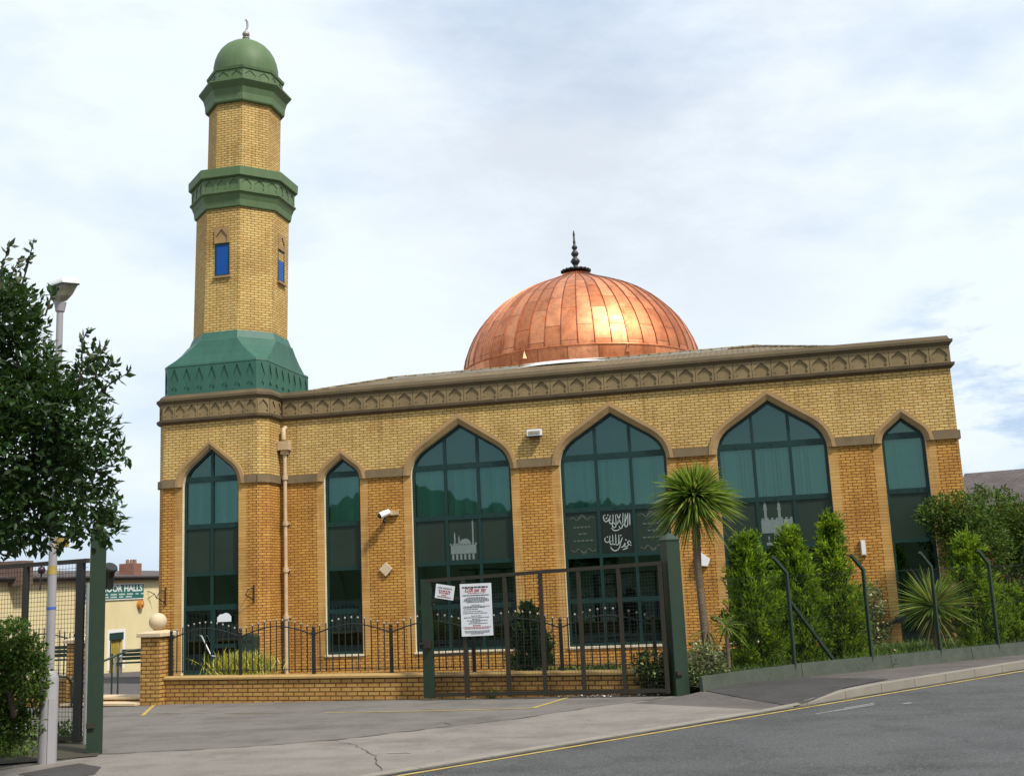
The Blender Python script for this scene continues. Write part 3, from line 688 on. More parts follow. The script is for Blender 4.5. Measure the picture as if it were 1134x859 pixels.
MT['seam'] = mat('copper_seam', (.30, .11, .055), .45, metal=.8, var=.3)
dome = mb.build('dome', ['copper', 'seam'], mosque, label='bright copper dome with standing seams')
for a in (-1.87, -1.06):
    mb = MB()
    c = V(DX + 4.36 * math.cos(a), DY + 4.36 * math.sin(a), 9.34); rd = V(math.cos(a), math.sin(a), 0); tg = V(-rd.y, rd.x, 0)
    mb.add([c - tg * .085, c + tg * .085, c + rd * .12 + V(0, 0, .0), c + V(0, 0, .28)], [(0, 2, 3), (2, 1, 3), (0, 1, 2)], 0)
    for i in range(3): mb.uv[len(mb.f) - 1 - i] = [(.5, 3.5)] * 3
    mb.build('vent_cowl', 'copper', dome)
mb = MB(); mb.lathe([(.50, 13.33), (.53, 13.37), (.50, 13.42), (.30, 13.45), (.16, 13.50), (.07, 13.58), (.12, 13.66), (.185, 13.76), (.12, 13.87), (.06, 13.92), (.11, 13.98), (.15, 14.06), (.10, 14.15), (.05, 14.2), (.09, 14.25), (.115, 14.31), (.07, 14.38), (.04, 14.42), (.055, 14.5), (.035, 14.6), (.03, 14.75), (.045, 14.8), (.012, 14.98)], (DX, DY, 0), 20)
for k in range(18):
    a = 2 * math.pi * k / 18; mb.lathe([(.0, -.05), (.05, -.03), (.06, 0), (.05, .03), (0, .05)], (DX + .52 * math.cos(a), DY + .52 * math.sin(a), 13.38), 8)
mb.build('finial', 'finial', dome, label='dark bronze finial of stacked balls on the copper dome')

# windows -----------------------------------------------------------
def window(w, nm, mull, trans, rows, name='window', label=None):
    """trans: transom heights; rows: content under each transom band from top: arch, blind, spandrel, glass..."""
    cx, a, zs, ap, bot, y = w['cx'], w['a'], ZS0, w['ap'], w['bot'], w['y'] + .11
    r = ap - zs; e = .004
    con = [(cx + a - e, bot + e)] + arch_pts(cx, a - e, zs, r - e) + [(cx - a + e, bot + e)]
    fi = .075; inn = [(cx + a - fi, bot + fi)] + arch_pts(cx, a - fi, zs, r - fi * 1.3) + [(cx - a + fi, bot + fi)]
    mb = MB(); mb.plate(con, [inn], lambda p, q: V(p, y, q), V(0, -1, 0), .07)
    for mx in mull: mb.box(cx + mx - .042, cx + mx + .042, y - .003, y + .07, bot + .05, arch_z(cx, a, zs, r, cx + mx) - fi)
    for tz, th in trans:
        hw = a - fi + .01
        mb.box(cx - hw, cx + hw, y - .006, y + .07, tz - th / 2, tz + th / 2)
        if th > .12:                                                # top-hung vent rail
            for mx in [-a * .66, 0, a * .66] if len(mull) == 2 else [-.25, .25] if not mull else [-a * .5, a * .5]: mb.box(cx + mx - .018, cx + mx + .018, y - .02, y - .006, tz - .005, tz + .03)
    fr = mb.build(name, 'frame', mosque, **({'label': label} if label else {}))
    # glass over everything, one sheet following the arch
    mb = MB(); mb.plate(inn, [], lambda p, q: V(p, y + .035, q), V(0, -1, 0), 0); mb.build('pane', 'glass', fr)
    # room behind
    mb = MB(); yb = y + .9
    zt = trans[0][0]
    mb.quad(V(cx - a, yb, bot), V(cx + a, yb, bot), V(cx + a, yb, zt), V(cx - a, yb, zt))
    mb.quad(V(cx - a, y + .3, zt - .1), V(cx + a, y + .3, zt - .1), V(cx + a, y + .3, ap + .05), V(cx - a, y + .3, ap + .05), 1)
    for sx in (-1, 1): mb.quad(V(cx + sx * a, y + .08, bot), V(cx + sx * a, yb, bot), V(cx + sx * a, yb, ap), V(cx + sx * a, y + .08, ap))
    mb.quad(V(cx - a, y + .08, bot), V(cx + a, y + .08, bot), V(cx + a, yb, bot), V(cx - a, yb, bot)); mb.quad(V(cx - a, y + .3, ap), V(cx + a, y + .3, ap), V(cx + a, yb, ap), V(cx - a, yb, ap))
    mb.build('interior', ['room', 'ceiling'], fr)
    tz = [t for t, _ in trans] + [bot]
    for i, kind in enumerate(rows):
        z1, z0 = tz[i], tz[i + 1]
        if kind == 'blind':
            mb = MB(); nsl = int(2 * a / .105)
            for k in range(nsl):
                xx = cx - a + .08 + (k + .5) * (2 * a - .16) / nsl; t = math.radians(28 + random.uniform(-20, 20)); hx = .058
                mb.quad(V(xx - hx * math.cos(t), y + .16 - hx * math.sin(t), z0 + .02), V(xx + hx * math.cos(t), y + .16 + hx * math.sin(t), z0 + .02), V(xx + hx * math.cos(t), y + .16 + hx * math.sin(t), z1), V(xx - hx * math.cos(t), y + .16 - hx * math.sin(t), z1))
            mb.build('blind', 'blind', fr)
        elif kind == 'spandrel':
            mb = MB(); mb.quad(V(cx - a + .05, y + .03, z0), V(cx + a - .05, y + .03, z0), V(cx + a - .05, y + .03, z1), V(cx - a + .05, y + .03, z1)); mb.build('spandrel_panel', 'spandrel', fr)
    return fr
T_MAIN = [(5.27, .16), (3.86, .13), (2.62, .10), (1.45, .12)]
big = []
lab = ['tall pointed window with a white building graphic, left of the three wide ones', 'tall pointed window with white calligraphy panel, middle of the three wide ones', 'tall pointed window with a two-tower white graphic, right of the three wide ones']
window(WIN[0], 0, [], T_MAIN, ['blind', 'spandrel', 'glass', 'glass'], label='narrow pointed window beside the cream downpipe')
for w, l in zip(WIN[1:4], lab): big.append(window(w, 0, [-.47, .47], T_MAIN, ['blind', 'spandrel', 'glass', 'glass'], label=l))
window(WIN[4], 0, [], T_MAIN[:3], ['blind', 'spandrel', 'glass'], label='narrow pointed window at the right end of the front')
door = window(TW[0], 0, [0.], [(5.28, .16), (3.96, .14), (2.64, .10), (1.72, .14)], ['blind', 'spandrel', 'glass', 'glass'], name='doorway_window', label='tall pointed doorway window in the minaret tower')
# graphics on the spandrel glass
def gquad(mb, x0, x1, z0, z1, y): mb.quad(V(x0, y, z0), V(x1, y, z0), V(x1, y, z1), V(x0, y, z1))
GY = .11 + .024
mb = MB(); cx = WIN[1]['cx'] - .02
gquad(mb, cx - .36, cx + .36, 2.86, 3.10, GY)
for i in range(9): gquad(mb, cx - .36 + i * .09 - .025, cx - .36 + i * .09 + .025, 3.10, 3.15, GY - .001)
for xx, h in ((-.24, .5), (-.12, .40), (.28, .86)): gquad(mb, cx + xx - .022, cx + xx + .022, 3.10, 2.88 + h, GY - .002); mb.add([V(cx + xx - .022, GY - .002, 2.88 + h), V(cx + xx + .022, GY - .002, 2.88 + h), V(cx + xx, GY - .002, 2.98 + h)], [(0, 1, 2)])
mb.add([V(cx + .05 + .17 * math.cos(t), GY - .002, 3.12 + .15 * math.sin(t)) for t in np.linspace(0, math.pi, 9)], [tuple(range(9))])
for i in range(6): gquad(mb, cx - .33 + i * .115, cx - .27 + i * .115, 2.70, 2.85, GY - .003)
mb.build('window_graphic', 'graphic', big[0])
mb = MB(); cx = WIN[3]['cx'] - .02
gquad(mb, cx - .40, cx + .40, 2.98, 3.32, GY)
for xx in (-.27, .08): gquad(mb, cx + xx - .035, cx + xx + .035, 3.30, 3.72, GY - .002); mb.add([V(cx + xx - .035, GY - .002, 3.72), V(cx + xx + .035, GY - .002, 3.72), V(cx + xx, GY - .002, 3.83)], [(0, 1, 2)]); gquad(mb, cx + xx - .05, cx + xx + .05, 3.58, 3.62, GY - .003)
gquad(mb, cx - .1, cx + .3, 2.82, 2.98, GY - .001)
for i in range(7): gquad(mb, cx - .38 + i * .12, cx - .32 + i * .12, 3.32, 3.37, GY - .001)
gquad(mb, cx - .30, cx - .16, 2.66, 2.74, GY - .002); gquad(mb, cx - .25, cx - .21, 2.74, 2.9, GY - .002)
mb.build('window_graphic', 'graphic', big[2])
# calligraphy panel in the middle window
cx = WIN[2]['cx']; mb = MB(); gquad(mb, cx - .42, cx + .42, 2.68, 3.79, GY); lp = mb.build('letter_panel', 'letterpanel', big[1])
def stroke(mb, pts, r, y, closed=False):
    P = [V(a, y, b) for a, b in pts]; n = len(P)
    Q = []
    for i in range((n - 1) * 5 + 1):                                # smooth through the points
        k = min(n - 2, i // 5); t = (i - 5 * k) / 5; p0, p1, p2, p3 = P[max(0, k - 1)], P[k], P[k + 1], P[min(n - 1, k + 2)]
        Q.append(.5 * ((2 * p1) + (p2 - p0) * t + (2 * p0 - 5 * p1 + 4 * p2 - p3) * t * t + (3 * p1 - p0 - 3 * p2 + p3) * t ** 3))
    m = len(Q)
    for i in range(m - 1):
        d = (Q[i + 1] - Q[i]); 
        if d.length < 1e-6: continue
        d.normalize(); s_ = V(-d.z, 0, d.x); w0 = r * (.55 + .45 * math.sin(math.pi * i / (m - 1))); w1 = r * (.55 + .45 * math.sin(math.pi * (i + 1) / (m - 1)))
        mb.quad(Q[i] - s_ * w0, Q[i + 1] - s_ * w1, Q[i + 1] + s_ * w1, Q[i] + s_ * w0)
mb = MB(); X = lambda u: cx - .36 + u * .72
Zt = lambda v: 3.30 + v * .42; Zb = lambda v: 2.76 + v * .42
yy = GY - .004
def word(S, Z):
    for pts in S: stroke(mb, [(X(u), Z(v)) for u, v in pts], .0135, yy)
# upper line: la ilaha illa llah, lam-alif groups, loops and the long returning tail
word([[(1.0, .95), (.985, .2)], [(.93, 1.0), (.91, .3), (.83, .12), (.80, .3), (.92, .9)], [(.84, .95), (.80, .4), (.74, .25), (.70, .38)],
      [(.76, 1.0), (.70, .15), (.62, .05), (.58, .2)], [(.66, .95), (.52, .3)], [(.52, .95), (.66, .3)], [(.47, .92), (.47, .25), (.38, .1), (.33, .3), (.40, .42), (.44, .28)],
      [(.38, .95), (.36, .5), (.28, .35), (.22, .55), (.30, .62)], [(.28, .9), (.24, .7), (.12, .5), (.04, .6), (.02, .85), (.10, .95)], [(.16, .78), (.10, .68)],
      [(.62, .02), (.5, -.08), (.36, -.05), (.30, .12)], [(.56, .55), (.60, .48)], [(.20, .95), (.17, .88)]], Zt)
# lower line: muhammad rasul allah
word([[(.99, .35), (.92, .52), (.86, .40), (.92, .28), (1.0, .22)], [(.90, .3), (.82, .16), (.74, .2), (.78, .36)], [(.76, .4), (.70, .2), (.60, .12)],
      [(.68, .75), (.60, .45), (.52, .35)], [(.60, .35), (.5, .02), (.36, -.06), (.26, .06), (.22, .2)], [(.55, .95), (.53, .4), (.45, .3), (.40, .42)],
      [(.43, .98), (.42, .42), (.34, .34), (.30, .5)], [(.32, .95), (.31, .45), (.24, .34), (.2, .48), (.26, .56)], [(.22, .9), (.18, .55), (.08, .5), (.02, .62), (.04, .8)],
      [(.82, .55), (.78, .62)], [(.65, .9), (.60, .86)], [(.14, .86), (.10, .78)], [(.86, .08), (.66, -.02)]], Zb)
mb.build('calligraphy', mat('faded_white_vinyl', (.40, .46, .43), .5, var=.2), big[1])
# faint etched panels either side
mb = MB()
for sx in (-1, 1):
    c = cx + sx * .93
    for zz, fl in ((3.62, 1), (2.80, -1)):
        stroke(mb, [(c - .34, zz), (c - .24, zz + .05 * fl), (c - .14, zz - .03 * fl), (c, zz + .07 * fl), (c + .14, zz - .03 * fl), (c + .24, zz + .05 * fl), (c + .34, zz)], .014, yy)
        stroke(mb, [(c - .1, zz + .02), (c - .04, zz + .10 * fl), (c + .04, zz + .10 * fl), (c + .1, zz + .02)], .010, yy)
    for j, hw in enumerate((.24, .12, .26)):
        z = 3.40 - j * .18; x = c - hw
        while x < c + hw: l = random.uniform(.05, .10); gquad(mb, x, x + l, z - .022, z + .022, yy); x += l + .03
mb.build('etched_lettering', 'etch', big[1])
# door furniture: leaf rails, push handle, side lights
mb = MB(); dx = TW[0]['cx']; ty = TY + .10
mb.box(dx + .02, dx + .10, ty - .012, ty + .06, -.08, 1.68); mb.box(dx - .80, dx + .78, ty - .012, ty + .05, -.08, .02); mb.box(dx + .05, dx + .76, ty - .011, ty + .05, .62, .72)
mb.build('door_leaf', 'frame', door)
mb = MB(); mb.tube([V(dx - .34, ty - .05, .98), V(dx - .25, ty - .09, .96), V(dx + .04, ty - .09, .42), V(dx + .18, ty - .05, .40)], .024, 8); mb.build('handrail', 'galv', door)

# minaret -----------------------------------------------------------
MX, MY = -14.72, .75
def mo(z): return MX + (z - 9.5) * .022
def octo(R, z): return [V(mo(z) + R * math.sin(math.radians(22.5 + 45 * k)), MY - R * math.cos(math.radians(22.5 + 45 * k)), z) for k in range(8)]
RL, RU = 1.39, 1.10
mb = MB(); mb.ring([octo(RL, 7.6), octo(RL, 13.5)]); mb.ring([octo(RU, 13.5), octo(RU, 17.1)])
minaret = mb.build('minaret', 'buff', mosque, label='octagonal buff brick minaret in two stages')
# pyramid skirt with a panelled plinth
g = V(0, 0, 0); i_ = .09
sq = [(TX0 + i_, 2.3), (TX0 + i_, -1 + TC + .06), (TX0 + TC + .06, -1 + i_), (TX1 - TC - .06, -1 + i_), (TX1 - i_, -1 + TC + .06), (TX1 - i_, 2.3)]
mb = MB(); zp0, zp1 = 7.70, 8.66
LONG = [(-.16, .06), (-.24, .14), (-.10, .26), (-.30, .46), (-.30, .56), (0, .94), (.30, .56), (.30, .46), (.10, .26), (.24, .14), (.16, .06)]
for a, b, n in ((sq[0], sq[1], 7), (sq[1], sq[2], 1), (sq[2], sq[3], 7), (sq[3], sq[4], 1), (sq[4], sq[5], 7), (sq[5], sq[0], 7)):
    frieze(mb, a, b, n, zp0 + .10, zp1 - .06, .0, .03, niche=LONG, g=0)
lp_ = sq + [sq[0]]
band(mb, lp_, zp0, zp0 + .10, .012, .012); band(mb, lp_, zp1 - .06, zp1, .012, .0)
# slopes: chamfered square to octagon, concave
SQ8 = [(TX1 - TC - .06, -1 + i_), (TX1 - i_, -1 + TC + .06), (TX1 - i_, 2.0), (TX1 - TC, 2.3), (TX0 + TC, 2.3), (TX0 + i_, 2.0), (TX0 + i_, -1 + TC + .06), (TX0 + TC + .06, -1 + i_)]
# order k=0 starts at the front-right octagon vertex and runs clockwise seen from above -> go through right side
tops = [octo(RL + .10, 9.38), octo(RL + .05, 9.62)]
base8 = [V(x, y, zp1) for x, y in SQ8]
def lerp8(t, zz): return [V(b.x + (c.x - b.x) * t, b.y + (c.y - b.y) * t, zz) for b, c in zip(base8, octo(RL + .16, 9.35))]
mb.ring([base8, lerp8(.42, 8.90), lerp8(.75, 9.14), lerp8(1., 9.37)], capt=False); mb.ring([octo(RL + .16, 9.37), octo(RL + .115, 9.40), octo(RL + .02, 9.63)], capt=True)
mb.build('minaret_skirt', 'tealgreen', minaret, label='blue-green panelled skirt roof under the minaret')
# gallery
def oct_band(mb, prof): mb.ring([octo(r, z) for r, z in prof], capt=False)
def oct_frieze(mb, R, z0, z1, n, depth=.02):
    P = octo(R, (z0 + z1) / 2)
    for k in range(8):
        a, b = P[k - 1], P[k]; frieze(mb, (a.x, a.y), (b.x, b.y), n, z0, z1, 0., depth, g=0)
mb = MB()
oct_band(mb, [(RL - .05, 13.38), (1.45, 13.40), (1.46, 13.42), (1.485, 13.60), (1.55, 13.76), (1.61, 13.82), (1.61, 13.86), (1.54, 13.88)])
oct_frieze(mb, 1.56, 13.88, 14.27, 3)
oct_band(mb, [(1.54, 14.27), (1.60, 14.28), (1.655, 14.31), (1.665, 14.57), (1.60, 14.60), (RU - .05, 14.68)])
mb.build('minaret_gallery', 'mgreen', minaret, label='green gallery ring round the middle of the minaret')
mb = MB()
oct_band(mb, [(RU - .05, 16.84), (1.20, 16.86), (1.22, 16.90), (1.235, 17.10), (1.29, 17.28), (1.40, 17.42), (1.43, 17.46), (1.43, 17.50), (1.16, 17.56)])
oct_frieze(mb, 1.155, 17.56, 17.92, 2)
oct_band(mb, [(1.15, 17.92), (1.19, 17.94), (1.21, 18.02), (1.0, 18.06)])
mb.build('minaret_cornice', 'mgreen', minaret, label='green flared cornice at the top of the minaret')
mb = MB(); dz = 18.03; c = V(mo(18.5), MY, 0)
mb.lathe([(.99, dz), (1.005, dz + .18), (1.0, dz + .36), (.965, dz + .55), (.90, dz + .74), (.80, dz + .92), (.67, dz + 1.07), (.51, dz + 1.19), (.33, dz + 1.28), (.15, dz + 1.33), (0, dz + 1.345)], c, 48)
mb.build('minaret_dome', 'mgreen', minaret, label='small green dome on top of the minaret')
mb = MB(); fz = dz + 1.33
mb.lathe([(.09, fz - .02), (.10, fz + .04), (.075, fz + .07), (.11, fz + .13), (.12, fz + .15), (.05, fz + .19)], c, 16)
mb.lathe([(.0, fz + .17), (.08, fz + .195), (.12, fz + .26), (.105, fz + .33), (.05, fz + .38), (.02, fz + .41), (.02, fz + .47)], c, 16)
for k in range(10):                                                   # thin crescent
    t0, t1 = math.radians(-80 + 340 * 0 + k * 26 - 40), math.radians(-80 + (k + 1) * 26 - 40)
    f = lambda t, k_: (.135 * math.cos(t) * .35, .17 * math.sin(t)); w = lambda kk: .006 + .028 * math.sin(math.pi * kk / 10)
    a, b = f(t0, k), f(t1, k + 1); cc = c + V(0, 0, fz + .62)
    mb.tube([cc + V(a[0] * .6, a[0], a[1]), cc + V(b[0] * .6, b[0], b[1])], [w(k), w(k + 1)], 6)
mb.build('finial', 'finialgrey', minaret, label='grey ball and crescent finial on the minaret')
# minaret windows: panes painted in reflected-sky blue, blind niche over
def min_window(face, zb=11.30, zt=12.30, hw=.235):
    ang = math.radians(45 * face); nn = V(math.sin(ang), -math.cos(ang), 0); tt = V(math.cos(ang), math.sin(ang), 0)
    zc = (zb + zt) / 2; apo = RL * math.cos(math.radians(22.5)); o = V(mo(zc), MY, 0) + nn * apo
    fn = lambda a, b: o + tt * a + nn * .012 + V(0, 0, b)
    mb = MB(); mb.plate([(-hw, zb), (hw, zb), (hw, zt), (-hw, zt)], [[(-hw + .05, zb + .05), (hw - .05, zb + .05), (hw - .05, zt - .05), (-hw + .05, zt - .05)]], fn, nn, .03, sides=True)
    fr = mb.build('minaret_window', 'frame', minaret)
    mb = MB(); f2 = lambda a, b: o + tt * a + nn * .004 + V(0, 0, b); mb.plate([(-hw + .045, zb + .045), (hw - .045, zb + .045), (hw - .045, zt - .045), (-hw + .045, zt - .045)], [], f2, nn, 0); p = mb.build('minaret_pane', 'bluepane', minaret)
    mb = MB(); f3 = lambda a, b: o + tt * a + nn * .05 + V(0, 0, b); z2 = zt + .50
    mb.plate([(-hw, zt + .005), (-hw + .001, z2), (hw, z2), (hw, zt + .005)], [[(-hw * .72, zt + .03), (-hw * .78, zt + .22), (0, z2 - .06), (hw * .78, zt + .22), (hw * .72, zt + .03)]], f3, nn, .05, sides=True)
    mb.plate([(-hw * .8, zt + .005), (hw * .8, zt + .005), (hw * .8, z2 - .02), (-hw * .8, z2 - .02)], [], lambda a, b: o + tt * a + nn * .015 + V(0, 0, b), nn, 0)
    mb.build('minaret_niche', 'hood', minaret)
    mb = MB(); mb.obox(o + nn * .03 + V(0, 0, zb - .03), tt, nn, V(0, 0, 1), hw + .04, .04, .03); mb.build('minaret_sill', 'hood', minaret)
for fc in (0, 2, 4, 6): min_window(fc)

# things fixed to the wall ------------------------------------------
mb = MB(); px_, py_ = -12.93, -.10
mb.tube([V(px_ - .02, 0.02, 6.72), V(px_ - .02, -.12, 6.66), V(px_ - .02, -.13, 6.35)], .07, 10); mb.box(px_ - .16, px_ + .16, -.25, -.003, 6.05, 6.30); mb.box(px_ - .09, px_ + .09, -.2, -.004, 5.93, 6.05)
mb.tube([V(px_, py_, 5.95), V(px_, py_, -.2)], .056, 12)
for z in (5.2, 3.9, 2.6, 1.3): mb.tube([V(px_, py_, z), V(px_, py_, z + .12)], .085, 12); mb.box(px_ - .11, px_ + .11, -.05, -.003, z + .03, z + .08)
mb.build('downpipe', 'cream', mosque, label='cream downpipe with square hopper beside the tower')
def wall_thing(name, label, cat, loc): return thing(name, label, cat, loc)
p = PY(592, 479, -.12); t = wall_thing('floodlight', 'white floodlight on the upper brick between two wide arched windows', 'floodlight', (p.x, 0, p.z))
mb = MB(); mb.box(p.x - .20, p.x + .20, -.22, -.05, p.z - .09, p.z + .09); mb.box(p.x - .05, p.x + .05, -.05, -.002, p.z - .04, p.z + .04); mb.build('housing', 'white', t)
mb = MB(); mb.box(p.x - .16, p.x + .16, -.232, -.221, p.z - .055, p.z + .035); mb.build('lens', 'lampglass', t)
mb = MB(); mb.box(p.x - .20, p.x + .20, -.23, -.05, p.z - .12, p.z - .091); mb.build('visor', 'black', t)
p = PY(428, 569, -.2); t = wall_thing('security_camera', 'white dome-shaded security camera on a bracket on the brick pier', 'camera', (p.x, 0, p.z))
mb = MB(); mb.box(p.x + .02, p.x + .30, -.10, -.002, p.z - .03, p.z + .09); mb.tube([V(p.x + .1, -.06, p.z), V(p.x - .04, -.2, p.z)], .035, 8); mb.build('bracket', 'cream', t)
mb = MB(); mb.tube([V(p.x + .06, -.16, p.z + .06), V(p.x - .14, -.36, p.z - .05)], [.085, .095], 12); mb.build('housing', 'white', t)
mb = MB(); mb.tube([V(p.x - .141, -.361, p.z - .051), V(p.x - .165, -.385, p.z - .066)], [.08, .06], 12); mb.tube([V(p.x - .06, -.16, p.z - .1), V(p.x - .06, -.24, p.z - .22)], [.03, .055], 10); mb.build('lens', 'black', t)
p = PY(427.5, 630, -.03); mb = MB(); mb.obox(V(p.x, -.035, p.z), V(.707, 0, .707), V(0, 1, 0), V(-.707, 0, .707), .135, .033, .135); tag(mb.build('wall_plaque', 'pale', None, (p.x, 0, p.z)), 'pale stone diamond plaque below the security camera', 'plaque')
p = PY(956, 606, -.06); t = wall_thing('wall_light', 'slim white upright bulkhead light near the right end of the brick front', 'wall light', (p.x, 0, p.z))
mb = MB(); mb.box(p.x - .065, p.x + .065, -.10, -.002, p.z - .20, p.z + .20); mb.build('bulkhead', 'pale', t); mb = MB(); mb.box(p.x - .045, p.x + .045, -.115, -.101, p.z - .17, p.z + .17); mb.build('diffuser', 'white', t)
for px, py, lb in ((183, 660, 'dark iron hook bracket on the brick left of the doorway window'), (281, 657, 'dark iron hook bracket on the brick right of the doorway window')):
    p = PY(px, py, -1.03); mb = MB(); mb.tube([V(p.x, -1.02, p.z - .25), V(p.x, -1.02, p.z + .25)], .018, 6); mb.tube([V(p.x, -1.02, p.z + .18), V(p.x - .1, -1.16, p.z + .12), V(p.x - .16, -1.22, p.z - .02), V(p.x, -1.02, p.z - .18)], .014, 6)
    tag(mb.build('hook_bracket', 'black', None, (p.x, -1, p.z)), lb, 'bracket')
p = PY(276, 715, -1.2); t = thing('letter_box', 'dark green wall box with rounded top beside the doorway window', 'letter box', (p.x, -1, p.z))
mb = MB(); con = [(-.22, -.33), (.22, -.33), (.22, .22)] + [(.22 * math.cos(a), .22 + .10 * math.sin(a)) for a in np.linspace(0.3, math.pi - .3, 7)] + [(-.22, .22)]
mb.plate(con, [], lambda a, b: V(p.x + a, -1.30, p.z + b), V(0, -1, 0), .29, sides=True); mb.build('casing', 'dgreen', t)
mb = MB(); mb.box(p.x - .15, p.x + .15, -1.312, -1.301, p.z + .12, p.z + .16); mb.build('slot', 'black', t)
p = PY(248, 684, -.92); mb = MB()
mb.plate([(-.2, -.1), (.22, -.1), (.22, .04), (.14, .12), (.05, .14), (-.03, .11), (-.12, .10), (-.2, .02)], [], lambda a, b: V(p.x + a, -.925, p.z + b), V(0, -1, 0), .006, sides=True)
tag(mb.build('door_notice', 'paper', None, (p.x, -.92, p.z)), 'small white cloud shaped notice stuck on the dark door glass', 'notice')
p = PY(985, 692, -.12); mb = MB(); mb.tube([V(p.x - .5, -.05, p.z - .1), V(p.x, -.14, p.z + .02), V(p.x + .25, -.14, p.z + .16), V(p.x + .5, -.05, p.z + .14)], .045, 8); mb.obox(V(p.x + .3, -.14, p.z + .16), V(.9, 0, .3), V(0, 1, 0), V(-.3, 0, .9), .14, .06, .08)
tag(mb.build('door_closer', 'black', None, (p.x, 0, p.z)), 'black bent lever bracket low on the brick left of the end window', 'bracket')
p = PY(778, 620, -.1); mb = MB(); mb.plate([(-.18, -.12), (.12, -.16), (.2, .02), (-.1, .26)], [], lambda a, b: V(p.x + a, -.16, p.z + b), V(0, -1, 0), .15, sides=True)
tag(mb.build('wall_box', 'white', None, (p.x, 0, p.z)), 'white angular wall box half hidden behind the palm trunk', 'wall box')

# ================================================================== BOUNDARY WALL, PIERS, RAILINGS
def low_wall(t0, t1, label):
    w = thing('boundary_wall', label, 'wall', WP((t0 + t1) / 2, -.1, 0)); c = WP((t0 + t1) / 2, -.1, 0); L = abs(t1 - t0) / 2
    mb = MB(); mb.obox(c + V(0, 0, (CZ - .06 - .5) / 2), WDIR, WN, V(0, 0, 1), L, .10, (CZ - .06 + .5) / 2); mb.build('brickwork', 'wallbrick', w)
    mb = MB(); prof = [(-.135, 0), (.135, 0), (.135, .035), (.10, .065), (-.10, .065), (-.135, .035)]
    for k in range(int(2 * L / .9) + 1):
        a, b = -L + k * .9, min(L, -L + k * .9 + .894)
        if b - a < .05: continue
        q = [[c + WDIR * s_ + WN * u + V(0, 0, CZ - .062 + v) for u, v in prof] for s_ in (a, b)]; mb.ring(q, capb=True)
    mb.build('coping', 'coping', w); return w
low_wall(-.05, WLEN, 'low amber brick wall with stone coping under the iron railing right of the ball-topped pier')
low_wall(-12, -2.30, 'low amber brick wall with coping left of the steps behind the mesh gate')
def pier(t, label, grp=None, ball=True, h=1.30):
    c = WP(t, -.06, 0); w = thing('gate_pier', label, 'pier', c, grp); z0 = -.4
    mb = MB(); mb.obox(c + V(0, 0, (z0 + h) / 2), WDIR, WN, V(0, 0, 1), .225, .225, (h - z0) / 2); mb.build('pier_body', 'wallbrick', w)
    mb = MB(); f = lambda r, z: [c + WDIR * (r * a) + WN * (r * b) + V(0, 0, z) for a, b in ((-1, -1), (-1, 1), (1, 1), (1, -1))]
    mb.ring([f(.28, h), f(.285, h + .01), f(.285, h + .07), f(.12, h + .12)][::1], capb=True); mb.build('cap', 'pale', w)
    if ball:
        mb = MB(); mb.lathe([(.075, h + .10), (.085, h + .13)], c, 16); mb.lathe([(.175 * math.sin(a), h + .13 + .155 - .175 * math.cos(a) * .98) for a in np.linspace(.12, math.pi, 14)], c, 28); mb.build('stone_ball', 'pale', w)
pier(-.22, 'square brick gate pier topped by a stone ball', h=1.30)
pier(-2.08, 'square brick gate pier without a ball left of the steps', ball=False, h=1.22)
def railing(t0, t1, bay, label, name='iron_railing', phase=0):
    r = thing(name, label, 'railing', WP((t0 + t1) / 2, -.1, CZ)); n = max(1, round((t1 - t0) / bay)); B = (t1 - t0) / n
    zt0, rise = .72, .17
    for i in range(n + 1):
        mb = MB(); c = WP(t0 + i * B, -.1, CZ); mb.obox(c + V(0, 0, .40), WDIR, WN, V(0, 0, 1), .026, .026, .40); mb.lathe([(.0, .80), (.035, .82), (.03, .86), (0, .89)], c, 8); mb.build('post', 'black', r)
    for i in range(n):
        a = t0 + i * B; mb = MB(); nb = int(B / .135); pts = []
        h = lambda u: zt0 + rise * (1 - abs(2 * u - 1) ** 1.7)
        for k in range(13): u = k / 12; pts.append(WP(a + .026 + u * (B - .052), -.1, CZ + h(u) - .0))
        mb.tube(pts, .013, 6)
        mb.bar(WP(a + .02, -.1, CZ + .09), WP(a + B - .02, -.1, CZ + .09), .03, .012)
        for k in range(1, nb):
            u = k / nb; p = WP(a + u * B, -.1, CZ); mb.tube([p + V(0, 0, .05), p + V(0, 0, h(u) + .10)], .0115, 5)
        pn = mb.build('railing_panel', 'black', r)
        mb = MB()
        for k in range(1, nb): u = k / nb; mb.lathe([(0, h(u) + .09), (.016, h(u) + .10), (.020, h(u) + .115), (.014, h(u) + .132), (0, h(u) + .14)], WP(a + u * B, -.1, CZ), 6)
        mb.build('finials', 'finialgrey', pn)
    return r
railing(.08, WLEN - .3, 1.66, 'black iron railing with arched bays along the low wall right of the ball-topped pier')
railing(-9, -2.35, 1.66, 'black iron railing with arched bays on the wall behind the mesh gate')
